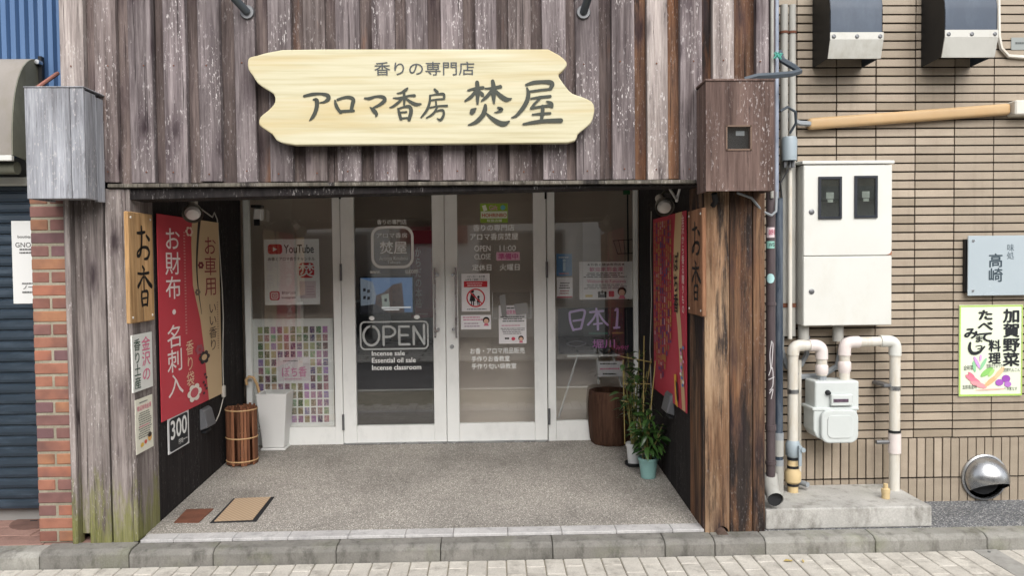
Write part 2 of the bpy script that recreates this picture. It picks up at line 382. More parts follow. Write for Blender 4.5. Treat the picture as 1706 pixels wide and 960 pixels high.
        for i, p in enumerate(P):
            a, b = P[max(i-1, 0)], P[min(i+1, len(P)-1)]
            tx, tz = b[0]-a[0], b[1]-a[1]; l = math.hypot(tx, tz) or 1; nx, nz = -tz/l, tx/l; h = max(p[2], 1e-5)/2
            L.append((p[0]+nx*h, y, p[1]+nz*h)); Rr.append((p[0]-nx*h, y, p[1]-nz*h))
        m_ = len(P); fs = [(m_+i, m_+i+1, i+1, i) for i in range(m_-1)]
        s.add(L+Rr, fs)
        if cap:
            for p, q in ((P[0], P[min(1, m_-1)]), (P[-1], P[max(m_-2, 0)])):
                an = math.atan2(p[1]-q[1], p[0]-q[0]); h = max(p[2], 1e-5)/2
                s.add([(p[0]+h*math.cos(an+(k/6-.5)*math.pi), y, p[1]+h*math.sin(an+(k/6-.5)*math.pi)) for k in range(7)], [tuple(range(7))])
        return s
    def text(s, body, x0, x1, z0, z1, y, bold=0.0):       # fitted to the box
        vs_, fs = glyphs(body, bold)
        if not vs_: return s
        a, b, c, d_ = bbox(vs_); sx = (x1-x0)/max(b-a, 1e-6); sz = (z1-z0)/max(d_-c, 1e-6)
        return s.add([(x0+(v[0]-a)*sx, y-v[2], z0+(v[1]-c)*sz) for v in vs_], fs)
    def char(s, ch, xc, zc, cw, chh, y, bold=0.0):        # em-fitted single character
        vs_, fs = glyphs(ch, bold)
        if not vs_: return s
        a, b, c, d_ = bbox(glyphs('国', 0)[0]); sx = cw/(b-a); sz = chh/(d_-c); mx = (a+b)/2; my = (c+d_)/2
        if ord(ch[0]) < 256: q = bbox(vs_); mx = (q[0]+q[1])/2
        return s.add([(xc+(v[0]-mx)*sx, y-v[2], zc+(v[1]-my)*sz) for v in vs_], fs)

def mesh_of(mb, name, inv=None, bev=0.0, smooth=False, seg=1):
    me = bpy.data.meshes.new(name)
    vs_ = mb.v if inv is None else [tuple(inv @ Vector(v)) for v in mb.v]
    me.from_pydata(vs_, [], mb.f)
    if bev or smooth:
        bm = bmesh.new(); bm.from_mesh(me)
        if bev:
            es = [e for e in bm.edges if len(e.link_faces) == 2 and e.calc_face_angle(0) > .5]
            bmesh.ops.bevel(bm, geom=es, offset=bev, segments=seg, profile=.5, affect='EDGES', clamp_overlap=True)
        if smooth:
            for f in bm.faces: f.smooth = True
            for e in bm.edges:
                if len(e.link_faces) == 2 and e.calc_face_angle(0) > .7: e.smooth = False
        bm.to_mesh(me); bm.free()
    return me
def xform(o): return Matrix.Translation(o.location) @ o.rotation_euler.to_matrix().to_4x4()
WX = {}
def obj(name, mb, material, parent=None, bev=0.0, smooth=False, local=False, seg=1):
    """one mesh object; vertices are world coordinates unless local"""
    root = parent
    inv = None
    if parent is not None and not local: inv = WX[parent.name].inverted()
    me = mesh_of(mb, name, inv, bev, smooth, seg)
    o = bpy.data.objects.new(name, me); COL.objects.link(o)
    me.materials.append(MATS[material] if isinstance(material, str) else material)
    o.parent = parent; WX[o.name] = WX[parent.name] if parent is not None else Matrix.Identity(4)
    return o
def thing(name, label, cat, loc=(0, 0, 0), rz=0.0, group=None):
    o = bpy.data.objects.new(name, None); COL.objects.link(o); o.location = loc; o.rotation_euler = (0, 0, rz); o.empty_display_size = .1
    o['label'] = label; o['category'] = cat
    if group: o['group'] = group
    WX[o.name] = xform(o); return o
def part_empty(name, parent):
    o = bpy.data.objects.new(name, None); COL.objects.link(o); o.parent = parent; WX[o.name] = WX[parent.name]; return o
def struct(name, mb, material, **k):
    o = obj(name, mb, material, **k); o['kind'] = 'structure'; return o
def inst(src, name, parent, mtx):
    o = bpy.data.objects.new(name, src); COL.objects.link(o); o.parent = parent; o.matrix_local = mtx; WX[o.name] = WX[parent.name]; return o

# ------------------------------------------------------------------ printed sheets
def items_to(parent, items, src, w_, h_, y0=-.0012, cx=0, cz=0, name='lettering', warp=None):
    """draw print items given in the source box (pixels) onto a local sheet w_ x h_ centred at cx,cz"""
    X0, Y0, X1, Y1 = src; sx = w_/(X1-X0); sz = h_/(Y1-Y0)
    fx = (lambda x: cx-w_/2+(x-X0)*sx) if warp is None else (lambda x: cx-w_/2+w_*warp((x-X0)/(X1-X0)))
    fz = lambda y: cz+h_/2-(y-Y0)*sz
    by = {}; order = []
    for k, it in enumerate(items):
        typ = it[0]; y = y0-.00035*min(k, 6)-.00002*k; col = it[-1]
        key = (col, 'picture', 0) if typ in 'reopqbs' else (col, name, k)
        mb = by.setdefault(key, MB())
        if typ == 't': mb.text(it[1], fx(it[2]), fx(it[4]), fz(it[5]), fz(it[3]), y, it[6])
        elif typ == 'v':
            _, chars, xc, yt, cw, chh, bold, _c = it
            for i, ch in enumerate(chars):
                if ch != ' ': mb.char(ch, fx(xc), fz(yt+(i+.5)*chh), fx(xc+cw/2)-fx(xc-cw/2), chh*.88*sz, y, bold)
        elif typ == 'r': mb.flat([(fx(it[1]), fz(it[2])), (fx(it[3]), fz(it[2])), (fx(it[3]), fz(it[4])), (fx(it[1]), fz(it[4]))], y)
        elif typ == 'q':                  # rounded rect
            _, a, b, c, d_, rr, _c = it; pts = []
            for (qx, qy, st) in ((c-rr, b+rr, -90), (c-rr, d_-rr, 0), (a+rr, d_-rr, 90), (a+rr, b+rr, 180)):
                for q in range(6): an = R(st+q*18); pts.append((fx(qx+rr*math.cos(an)), fz(qy+rr*math.sin(an))))
            mb.flat(pts, y)
        elif typ == 'e': mb.flat([(fx(it[1]+it[3]*math.cos(2*math.pi*q/20)), fz(it[2]+it[4]*math.sin(2*math.pi*q/20))) for q in range(20)], y)
        elif typ == 'p': mb.flat([(fx(a), fz(b)) for a, b in it[1]], y)
        elif typ == 's':
            for j, st in enumerate(it[1]): mb.stroke([(fx(p[0]), fz(p[1]), p[2]*(sx+sz)/2) for p in st], y-.00006*j)
        elif typ == 'o':                  # rounded outline
            _, a, b, c, d_, rr, wd, _c = it; pts = []
            for (qx, qy, st) in ((c-rr, b+rr, -90), (c-rr, d_-rr, 0), (a+rr, d_-rr, 90), (a+rr, b+rr, 180)):
                for q in range(6): an = R(st+q*18); pts.append((fx(qx+rr*math.cos(an)), fz(qy+rr*math.sin(an)), wd*sx))
            pts.append(pts[0])
            for q in range(len(pts)-1): mb.stroke([pts[q], pts[q+1]], y-.00004*(q % 3))
        elif typ == 'b':                  # rows of illegibly small print
            _, a, b, c, d_, n, _c = it; rh = (d_-b)/n
            for q in range(n):
                x = a+random.uniform(0, .12)*(c-a); end = c-random.uniform(0, .2)*(c-a)
                while x < end:
                    l = min(random.uniform(.05, .17)*(c-a), end-x)
                    mb.flat([(fx(x), fz(b+rh*(q+.25))), (fx(x+l), fz(b+rh*(q+.25))), (fx(x+l), fz(b+rh*(q+.7))), (fx(x), fz(b+rh*(q+.7)))], y); x += l+.02*(c-a)
    for (col, nm, _), mb in by.items():
        if mb.v:
            q_ = obj(nm, mb, prm(col) if col.startswith('#') else MATS[col], parent, local=True)
            if nm == 'picture' and len(mb.f) > 5: q_['kind'] = 'stuff'
def poster(name, label, cat, loc, w_, h_, rz, src, base, items, thick=.002, group=None, base_name='sheet', wob=0.0, warp=None):
    t = thing(name, label, cat, loc, rz, group); mb = MB()
    if wob:                               # cloth that hangs a little unevenly
        nx, nz = 10, 14; vs_ = []; fs = []
        for j in range(nz+1):
            for i in range(nx+1):
                u, v = i/nx, j/nz
                vs_.append((-w_/2+u*w_+(wob*.6*math.sin(v*9) if i in (0, nx) else 0), 0, h_/2-v*h_))
        for j in range(nz):
            for i in range(nx): a = j*(nx+1)+i; fs.append((a+nx+1, a+nx+2, a+1, a))
        mb.add(vs_, fs)
    else: mb.box(-w_/2, w_/2, 0, thick, -h_/2, h_/2)
    obj(base_name, mb, prm(base) if base.startswith('#') else base, t, local=True)
    items_to(t, items, src, w_, h_, warp=warp); return t
def at_box(x0, y0, x1, y1, Y):
    c = VY((x0+x1)/2, (y0+y1)/2, Y); s = sc((x0+x1)/2, (y0+y1)/2, Y); return c, (x1-x0)*s, (y1-y0)*s
def pposter(name, label, cat, box, Y, base, items, src=None, **k):
    c, w_, h_ = at_box(*box, Y); return poster(name, label, cat, c, w_, h_, 0, src or box, base, items, **k)

# ================================================================== SETTING
Z_KERB, Z_NOSE = .083, .099
YD = 1.78                                                  # plane of the doors
XL, XR = -1.906, 1.139                                     # side walls of the entrance recess
struct('ground', MB().box(-60, 60, -70, 60, -.10, -.05), 'asphalt')
struct('road', MB().box(-40, 40, -4.55, -1.85, -.049, -.008), 'asphalt')
struct('road_line', MB().box(-40, 40, -1.98, -1.86, -.0075, -.004), 'road_line')
pv = struct('pavement', MB().box(-40, 40, -1.85, -.02, -.049, -.010), 'mortar')
fpm = NB('far_paving'); br_ = fpm.n('TexBrick'); br_.inputs['Scale'].default_value = 1.0; br_.inputs['Brick Width'].default_value = .6; br_.inputs['Row Height'].default_value = .3; br_.inputs['Mortar Size'].default_value = .018
br_.inputs['Color1'].default_value = H('#b5b1aa'); br_.inputs['Color2'].default_value = H('#c6c2bb'); br_.inputs['Mortar'].default_value = H('#6a6762'); fpm.l(fpm.coords((1, 1, 1), False, True), br_.inputs['Vector']); MATS['far_paving'] = fpm.fin(br_.outputs['Color'], .8)
struct('far_pavement', MB().box(-40, 40, -8.6, -4.56, -.049, .004), 'far_paving')
bmk = MB(); bmk.box(-40, 40, -4.70, -4.57, .005, .012); struct('far_gutter', bmk, 'opp_grey')
me = mesh_of(MB().box(-.0475, .0475, -.0975, .0975, -.03, 0), 'paver', None, .004); me.materials.append(MATS['paver_mat'])
mh_ = mesh_of(MB().box(-.0475, .0475, -.0475, .0475, -.03, 0), 'paver', None, .004); mh_.materials.append(MATS['paver_mat'])
for i in range(70):
    x = -3.3+i*.1+.01; y = -.130
    for j in range(4):
        half = j == 0 and i % 2
        l_ = .1 if half else .2
        inst(mh_ if half else me, 'paver', pv, Matrix.Translation((x, y-l_/2, random.uniform(-.0015, .001)))); y -= l_
# kerb stones along the street
kb = MB().box(-40, -3.4, -.125, 0, -.05, Z_KERB-.004); kerb = struct('kerb', kb, 'kerb_concrete')
obj('kerb_run', MB().box(3.6, 40, -.125, 0, -.05, Z_KERB-.004), 'kerb_concrete', kerb)
def kstone(xa, xb, zt, m_='kerb_concrete', zb=-.045):
    p = [(-.125, zb), (-.125, zt-.022), (-.095, zt-.003), (-.002, zt), (-.002, zb)]
    obj('kerb_stone', MB().prismx(p, xa+.002, xb-.002), m_, kerb, .004)
kx = [-3.4, VY(66, 935, -.12).x, VY(215, 935, -.12).x] + [VY(p, 930, -.12).x for p in (355, 560, 734, 921, 1108, 1191, 1275)] + [VY(p, 925, -.12).x for p in (1458, 1644)] + [3.0, 3.6]
for i in range(len(kx)-1):
    kstone(kx[i], kx[i+1], Z_KERB+(.008 if i == 1 else 0), 'kerb_dark' if 1 <= i <= 8 else 'kerb_concrete')
# sloping floor of the entrance recess
z_back = .188
fl = MB().hexa([(XL-.05, .085, -.05), (XR+.05, .085, -.05), (XR+.05, YD+.05, -.05), (XL-.05, YD+.05, -.05),
                (XL-.05, .085, Z_NOSE-.001), (XR+.05, .085, Z_NOSE-.001), (XR+.05, YD+.05, z_back), (XL-.05, YD+.05, z_back)])
floor = struct('entrance_floor', fl, 'aggregate')
def zf(y): return Z_NOSE+(z_back-Z_NOSE)*(y-.085)/(YD-.035)
obj('step_bed', MB().box(XL, XR+.02, -.001, .084, -.05, Z_KERB-.002), 'kerb_dark', floor)
xs = [XL+.01]+[VY(p, 890, 0).x for p in (290, 388, 480, 580, 675, 755, 846, 936, 1027, 1120)]+[XR+.005]
for a, b in zip(xs, xs[1:]): obj('edge_tile', MB().box(a+.0012, b-.0012, -.012, .086, Z_KERB, Z_NOSE+.002), 'edge_tile_mat', floor, .003)
# ground beside the shop: red paving left, exposed aggregate right
lp = struct('side_pavement', MB().box(-6, VY(66, 880, 0).x, 0, 2, -.05, Z_KERB-.006), 'mortar')
for j in range(3):
    for i in range(4):
        a = -3.32+i*.3+(.15 if j % 2 else 0); obj('paving_tile', MB().box(a+.003, a+.297, .003+j*.15, .147+j*.15, .05, Z_KERB), 'red_paving', lp, .003)
struct('gravel_strip', MB().box(VY(1275, 880, 0).x, 7, .0, .5, -.05, Z_KERB-.003), 'gravel')

# ================================================================== SHOP BUILDING
shop = thing('shop_building', 'timber clad incense shop with recessed glazed entrance under a plank upper wall', 'shop', (-.35, .3, 0))
Z_TOP = 3.6
zb = VY(660, 302, 0).z
# upper wall: raised and recessed boards
raised = [(100.6, 140), (158, 195), (216, 255), (273, 311), (332, 368), (392, 427), (448, 485), (507.5, 543), (562, 601), (620.5, 659), (678, 714), (735.7, 773),
          (793, 829), (848, 884.6), (904, 942), (958, 998.5), (1020, 1056.6), (1077.6, 1112.5), (1132.5, 1169.6), (1187, 1224), (1259, 1281)]
xa, xb = VY(100, 150, 0).x, VY(1281, 150, 0).x
obj('upper_wall', MB().box(xa+.01, xb-.01, .046, .20, zb+.01, Z_TOP), 'beam_dark', shop)
for i, (a, b) in enumerate(raised):
    A, B = VY(a, 150, -.015).x, VY(b, 150, -.015).x
    m_ = ('plank_grey', 'plank_dull', 'plank_grey', 'plank_brown')[(i*7+i//3) % 4]
    if i in (0, 17, 19): m_ = 'plank_grey_light'
    low = zb if i > 0 else VY(120, 330, 0).z
    if i in (18, 19, 20): low = zb-.02
    j_ = lambda a_: random.uniform(-a_, a_)
    yf_ = -.017+j_(.006); zl_ = low+j_(.006); t0_, t1_ = j_(.0025), j_(.0025)
    A += j_(.003); B += j_(.003)
    po = obj('plank', MB().hexa([(A+t0_, yf_+j_(.002), zl_), (B+t0_, yf_+j_(.002), zl_+j_(.003)), (B+t0_, .0225, zl_), (A+t0_, .0225, zl_), (A+t1_, yf_+j_(.003), Z_TOP), (B+t1_, yf_+j_(.003), Z_TOP), (B+t1_, .0225, Z_TOP), (A+t1_, .0225, Z_TOP)]), m_, shop, .003)
    for zn in (zb+.05, zb+.62, zb+1.12):
        if zn > zl_: obj('nail', MB().lathe([(0, .0025), (.004, .002), (.0045, 0)], ((A+B)/2+j_(.02), yf_-.003, zn+j_(.01)), 8, 'y'), 'rust', po)
    if i+1 < len(raised):
        C_, D_ = VY(b, 150, .024).x, VY(raised[i+1][0], 150, .024).x
        m2 = 'plank_orange' if i >= 16 else 'plank_recess'
        obj('plank', MB().box(C_-.004, D_+.004, .027, .044, zb+random.uniform(-.004, .004), Z_TOP), m2, shop, .002)
obj('roof', MB().box(-2.35, 1.45, .0, 5.0, Z_TOP+.002, Z_TOP+.1), 'opp_grey', shop)  # unseen slab added to keep sky light out of the shop room
# ledge and dark beam over the opening
zl0, zl1 = VY(180, 306, -.02).z, VY(1158, 299, -.02).z
xl, xr = VY(180, 306, -.02).x, VY(1160, 299, -.02).x
obj('ledge_board', MB().hexa([(xl, -.03, zl0-.022), (xr, -.03, zl1-.022), (xr, .10, zl1-.022), (xl, .10, zl0-.022), (xl, -.03, zl0-.002), (xr, -.03, zl1-.002), (xr, .10, zl1-.002), (xl, .10, zl0-.002)]), 'ledge_wood', shop, .003)
bl, br = VY(225, 334, .02).z, VY(1150, 309, .02).z
obj('beam', MB().hexa([(XL-.1, .0, bl), (XR+.1, .0, br), (XR+.1, .18, br), (XL-.1, .18, bl), (XL-.1, .0, zl0-.024), (XR+.1, .0, zl1-.024), (XR+.1, .18, zl1-.024), (XL-.1, .18, zl0-.024)]), 'beam_dark', shop, .004)
obj('recess_ceiling', MB().box(XL-.05, XR+.05, .19, YD+.1, 2.30, 2.36), 'soffit_bounce', shop)  # unseen ceiling, coloured white to bounce light onto the doors
# charred side walls of the recess, in broad boards
for side, X in ((-1, XL), (1, XR)):
    ys = [.27, .62, 1.0, 1.38, YD+.02]
    for a, b in zip(ys, ys[1:]):
        obj('side_board', MB().box(X, X+side*.05, a+.0015, b-.0015, .08, 2.30), 'wall_char', shop, .002)
# left post
def col_x(px_t, py_t, px_b, py_b, Y): return (VY(px_t, py_t, Y).x+VY(px_b, py_b, Y).x)/2
e = [col_x(a, 400, b, 850, 0) for a, b in ((112.6, 120), (118.6, 132.5), (141.6, 148), (175.2, 185.2), (176.2, 187), (209.5, 220.5))]
zt = zb-.03
obj('post_plank', MB().box(e[0], e[1], -.02, .05, VY(125, 912, 0).z, VY(115, 332, 0).z), 'post_moss', shop, .003)
obj('post_plank', MB().box(e[1]+.001, e[2]-.001, .03, .05, VY(140, 893, 0).z, zt), 'post_moss', shop, .002)
obj('post_plank', MB().box(e[2], e[3], -.012, .028, VY(165, 919, 0).z, zt), 'post_moss', shop, .003)
obj('post_plank', MB().box(e[4]+.005, XL-.024, -.010, .028, VY(205, 919, 0).z, zt), 'post_moss', shop, .003)
obj('post_plank', MB().box(XL-.022, XL, -.008, .268, Z_KERB+.01, zt), 'post_moss', shop, .002)
obj('post_core', MB().box(e[2]+.004, XL-.026, .052, .25, Z_KERB+.02, zt-.003), 'beam_dark', shop)
# right post
e = [col_x(a, 450, b, 850, 0) for a, b in ((1173, 1173.5), (1213.4, 1214), (1215, 1215), (1252, 1253), (1253.6, 1254.4), (1273, 1273))]
zr = VY(1210, 888, 0).z
def notch(x0, x1, z0, z1, nx, nr):       # board with a mouse-hole for the drain
    p = [(x0, z0), (x0, z1), (x1, z1), (x1, z0)]
    ar = [(nx+nr*math.cos(R(a)), z0+nr*1.15*math.sin(R(a))) for a in range(0, 181, 18)]
    return p+ar
nx_ = VY(1200, 885, 0).x
obj('post_plank', MB().prism(notch(e[0], e[1], zr, zt, e[1]-.037, .034), -.012, .028), 'post_right_bare', shop)
obj('post_plank', MB().box(e[2], e[3], -.010, .028, zr, zt), 'post_right_char', shop, .003)
obj('post_plank', MB().box(e[4], e[5], -.012, .028, zr, zt), 'post_right_char', shop, .003)
obj('post_plank', MB().box(XR, e[0]-.002, -.008, .268, zr-.003, zt), 'post_right_char', shop, .002)
obj('post_core', MB().box(e[0]+.01, e[5]-.004, .052, .25, Z_KERB+.02, zt-.003), 'beam_dark', shop)
obj('outer_wall', MB().box(e[5]-.02, e[5]-.001, .03, 4.8, .02, Z_TOP), 'wall_char', shop)
# shop room behind the glass
RB = 4.6
obj('room_floor', MB().box(XL-.2, XR+.2, YD+.12, RB, .10, .20), 'interior_dark', shop)
obj('room_wall', MB().box(XL-.2, XR+.2, RB, RB+.1, .1, 2.9), 'interior_beige', shop)
obj('room_wall', MB().box(XL-.26, XL-.2, YD+.06, RB, .1, 2.9), 'interior_beige', shop)
obj('room_wall', MB().box(XR+.2, XR+.26, YD+.06, RB, .1, 2.9), 'interior_beige', shop)
obj('room_ceiling', MB().box(XL-.26, XR+.26, YD+.06, RB+.1, 2.62, 2.7), 'interior_beige', shop)
obj('transom', MB().box(XL, XR, YD, YD+.05, 2.36, 2.62), 'wall_char', shop)
def PX(px, Y=YD): return VY(px, 520, Y).x
def dx(t, b): return (VY(t, 330, YD).x+VY(b, 705, YD).x)/2
HZ = 2.34
sill = VY(740, 735, YD).z
def zpx(px, py): return VY(px, py, YD).z
def frame(name, x0, x1, g0, g1, z0, zg, yf=YD, ztop=HZ, gt=2.24):
    mb = MB()
    o = obj(name, mb.box(x0, g0, yf, yf+.045, z0, ztop).box(g1, x1, yf, yf+.045, z0, ztop).box(g0+.0005, g1-.0005, yf+.002, yf+.043, z0, zg).box(g0+.0005, g1-.0005, yf+.002, yf+.043, gt, ztop), 'white_frame', shop, .0025)
    obj('glass_pane', MB().box(g0-.004, g1+.004, yf+.020, yf+.026, zg-.004, gt+.004), 'glass', o)
    return o
x_l0, x_l1 = dx(404.5, 411), dx(565, 573)
win_l = frame('window', x_l0, x_l1-.002, dx(414, 421), dx(552, 559), z_back-.01, zpx(500, 713))
door_l = frame('door', x_l1+.003, dx(739.5, 745)-.002, dx(588, 595.5), dx(719, 723.8), z_back+.006, zpx(660, 709), YD-.008)
door_r = frame('door', dx(739.5, 745)+.002, dx(908.5, 914)-.003, dx(760.3, 766.6), dx(887, 892), z_back+.006, zpx(830, 705), YD-.008)
win_r = frame('window', dx(909, 914.5)+.002, dx(1065, 1062), dx(922.5, 928), dx(1057.5, 1055), z_back-.01, zpx(980, 701))
for dr in (door_l, door_r):
    xs_ = [v.co.x for v in dr.data.vertices]
obj('threshold', MB().box(x_l1, dx(909, 914.5), YD-.03, YD+.06, z_back-.02, z_back+.005), 'steel', shop, .002)
for dr, hx, g in ((door_l, 724.5, 1), (door_r, 759.5, -1)):
    X = VY(hx, 505, YD-.055).x; za, zc = VY(hx, 563, YD-.055).z, VY(hx, 446, YD-.055).z
    hd = MB().tube([(X, YD-.055, za), (X, YD-.055, zc)], .0075, 10)
    for q in (458, 549):
        zq = VY(hx, q, YD-.055).z; hd.tube([(X, YD-.055, zq), (X+g*.022, YD-.055, zq)], .006, 8); hd.tube([(X+g*.022, YD-.062, zq), (X+g*.022, YD-.0085, zq)], .011, 12)
    obj('handle', hd, 'steel', dr, smooth=True)
for dr, hx, prs in ((door_l, 568, ((440, 468), (691, 717))), (door_r, 911, ((436, 463), (681, 708)))):
    for (ya, yb) in prs:
        p = VY(hx+(4 if ya > 600 else 0), (ya+yb)/2, YD-.014); h = (yb-ya)*.0046/2
        obj('hinge', MB().tube([(p.x, YD-.017, p.z-h), (p.x, YD-.017, p.z+h)], .009, 10), 'steel_dark', dr, smooth=True)
    p = VY(hx-2, 325, YD-.014); obj('pivot', MB().box(p.x-.008, p.x+.008, YD-.02, YD-.009, p.z-.03, p.z+.03), 'black_metal', dr, .002)
p = VY(753, 578, YD-.01); lk = MB().lathe([(.0, .012), (.014, .012), (.017, .006), (.017, 0)], (p.x, YD-.0085, p.z), 18, 'y'); obj('lock', lk, 'steel', door_r, smooth=True)

# door lettering
def letter(dr, box, items, src=None, Y=YD+.008):
    c, w_, h_ = at_box(*box, Y); t = WX[dr.name].inverted() @ Vector((c.x, c.y, c.z))
    X0, Y0, X1, Y1 = src or box
    items_to(dr, items, src or box, w_, h_, t.y, t.x, t.z)
LW = '#efefec'
O = [(880+50*math.cos(R(a)), 190-62*math.sin(R(a)), 15) for a in range(90, 451, 20)]
openst = [O, [(958, 132, 15), (958, 250, 15)], [(958, 132, 15), (1000, 132, 15), (1028, 150, 15), (1028, 178, 15), (1000, 196, 15), (958, 197, 15)],
          [(1120, 132, 15), (1058, 132, 15)], [(1058, 132, 15), (1058, 248, 15)], [(1058, 248, 15), (1122, 248, 15)], [(1058, 188, 15), (1112, 188, 15)],
          [(1150, 248, 15), (1150, 132, 15)], [(1150, 132, 15), (1216, 246, 15)], [(1216, 246, 15), (1216, 122, 15)]]
letter(door_l, (600, 535, 714, 583), [('o', 812, 100, 1240, 277, 28, 10, '#b9bcba'), ('s', openst, '#b9bcba')], (808, 95, 1245, 282))
letter(door_l, (597, 360, 722, 620), [
    ('t', '香りの専門店', 630, 366, 679, 374.5, .01, LW), ('o', 622, 379, 688, 445, 15, 4.5, LW),
    ('t', 'アロマ香房', 629, 388, 680, 396.5, .01, LW), ('t', '焚屋', 634, 402, 679, 423, .015, LW),
    ('t', 'Aroma Koubou', 633, 427, 680, 433.5, .005, LW), ('t', 'Takuya', 646, 434, 668, 441, .005, LW),
    ('t', 'www.', 617, 451, 635, 456, .015, LW), ('t', 'u.com', 676, 450, 696, 456, .015, LW),
    ('t', 'Incense sale', 618, 585, 673, 593, .02, LW), ('t', 'Essential oil sale', 618, 596.5, 691, 605, .02, LW), ('t', 'Incense classroom', 618, 608.5, 700, 617, .025, LW),
    ('e', 619, 530, 4.5, 3.5, LW), ('e', 694, 529, 5, 3.5, LW)])
letter(door_r, (767, 340, 890, 620), [
    ('t', '香りの専門店', 789, 374, 858, 385, .02, LW), ('t', 'アロマ香房焚屋', 784, 388.5, 864, 400, .02, LW),
    ('t', 'OPEN', 791, 409, 818, 418.5, .008, LW), ('t', '11:00', 833, 409, 860, 418.5, .008, LW), ('t', 'CLOSE', 791, 423, 818, 432, .008, LW),
    ('t', '定休日', 787, 440, 819, 451, .02, LW), ('t', '火曜日', 833, 440, 866, 451, .02, LW),
    ('t', 'お香・アロマ用品販売', 782, 580, 873, 590, .02, LW), ('t', '手作りお香教室', 784, 593.5, 848, 603, .02, LW), ('t', '手作り匂い袋教室', 784, 606, 859, 615.5, .02, LW)])

# ================================================================== LEFT NEIGHBOUR
xp0, xp1 = VY(57, 620, .02).x, VY(119.5, 620, .02).x
nb = thing('neighbour_building', 'neighbouring building with blue corrugated cladding above a closed dark roller shutter', 'building', (-3.0, .4, 0))
YN = .36
obj('wall', MB().box(-4.6, xa+.005, YN+.06, 4.5, .0, Z_TOP), 'opp_grey', nb)
pts = []; x = -4.4
while x < xa: pts += [(x, YN+.045), (x+.008, YN+.015), (x+.036, YN+.015), (x+.044, YN+.045)]; x += .052
zc0 = VY(30, 262, YN).z
n = len(pts); cmb = MB().add([(p[0], p[1], zc0) for p in pts]+[(p[0], p[1], Z_TOP) for p in pts], [(i, i+1, i+1+n, i+n) for i in range(n-1)])
obj('cladding', cmb, 'corrugated_blue', nb)
obj('shutter_box', MB().box(-4.6, xp0+.02, YN-.05, YN+.055, VY(20, 310, YN).z, VY(20, 296, YN).z), 'white_paint', nb, .005)
z = VY(20, 849, YN).z; zt_ = VY(20, 311, YN).z; pitch_ = 17.75*sc(20, 580, YN); shut = part_empty('shutter', nb)
sm = None
while z < zt_:
    h = pitch_
    pr = [(YN+.03, z), (YN+.004, z+.002), (YN, z+h*.3), (YN+.002, z+h*.72), (YN+.014, z+h*.86), (YN+.014, z+h-.001), (YN+.03, z+h-.001)]
    obj('slat', MB().prismx(pr, -4.5, xp0+.05), 'shutter_blue', shut); z += h
nz_ = pposter('shutter_notice', 'white notice on the dark roller shutter, half hidden by the brick pillar', 'notice', (21, 368, 76, 506), YN-.004, '#d9d9d7',
    [('t', 'boutique', 31, 392, 58, 398, .01, '#333333'), ('t', 'GNOME', 27, 404, 67, 412, .0, '#333333'), ('b', 31, 413, 62, 424, 2, '#555555'), ('t', 'ノーム', 38, 475, 62, 482, .01, '#333333'), ('b', 35, 470, 60, 475, 1, '#666666'), ('b', 35, 484, 62, 490, 1, '#666666')])
aw = thing('awning', 'small weathered grey barrel awning over the closed shutter', 'awning', VY(20, 260, .2))
XA = VY(66, 130, YN).x; za_t = VY(40, 101, YN).z; za_b = VY(10, 258, .08).z
prof = [(YN-.0, za_t)]+[(.08+.26*(1-math.sin(R(a))), za_b+(za_t-za_b)*math.cos(R(a))**.8) for a in range(8, 90, 8)]+[(.08, za_b)]
vsn = [(-4.4, y, z) for y, z in prof]+[(XA, y, z) for y, z in prof]; n = len(prof)
obj('canopy', MB().add(vsn, [(i, i+1, i+1+n, i+n) for i in range(n-1)]), 'awning_cloth', aw, smooth=True)
obj('side_panel', MB().prismx(prof+[(YN, za_b-.03)], XA+.001, XA+.006), 'awning_side', aw)
obj('front_rail', MB().box(-4.4, XA+.004, .07, .095, za_b-.032, za_b-.002), 'white_paint', aw, .003)
obj('roller', MB().tube([(-4.4, .16, za_b-.06), (XA-.02, .16, za_b-.06)], .035, 14), 'awning_side', aw, smooth=True)
obj('bracket', MB().box(XA+.008, XA+.03, YN-.03, YN+.0, za_t-.16, za_t+.02), 'black_metal', aw, .003)
obj('bolt', MB().tube([(XA+.02, YN-.06, za_t-.02), (XA+.02, YN-.02, za_t-.02)], .014, 8), 'steel', aw)
stp = VY(70, 143, -.02); tube_s = thing('rusty_strut', 'short rusty pinkish strut rising behind the weathered grey timber box', 'strut', stp)
obj('bar', MB().tube([VY(62, 146, -.02), VY(96, 122, .25)], .011, 8), mat('rust_pink', '#96665a', .8, .2), tube_s)
# brick pillar
bp = thing('brick_pillar', 'narrow red brick pillar between the roller shutter and the timber shop', 'pillar', ((xp0+xp1)/2, .1, Z_KERB))
zb0, zb1 = Z_KERB+.008, VY(80, 336, .02).z
obj('mortar_core', MB().box(xp0+.004, xp1-.002, .0235, .33, zb0-.004, zb1+.4), 'mortar', bp)
cz = 21.75*sc(90, 620, .02); z = zb0; k = 0
while z < zb1+.08:
    h = cz-.013
    cuts = [(xp0, xp1)] if k % 2 else [(xp0, (xp0+xp1)/2-.005), ((xp0+xp1)/2+.005, xp1)]
    for a, b in cuts: obj('brick', MB().box(a+random.uniform(0, .002), b-random.uniform(0, .002), .018+random.uniform(0, .003), .12, z, z+h), 'brick_mat', bp, .004)
    z += cz; k += 1
mh = thing('manhole_cover', 'round reddish cover let into the paving beside the brick pillar', 'manhole cover', VZ(62, 868, Z_KERB))
c = VZ(66, 869, Z_KERB); obj('lid', MB().lathe([(.15, -.02), (.15, .003), (.145, .0045), (0, .0045)], c, 32), mat('lid_red', '#6b5149', .8, .25, 20), mh)
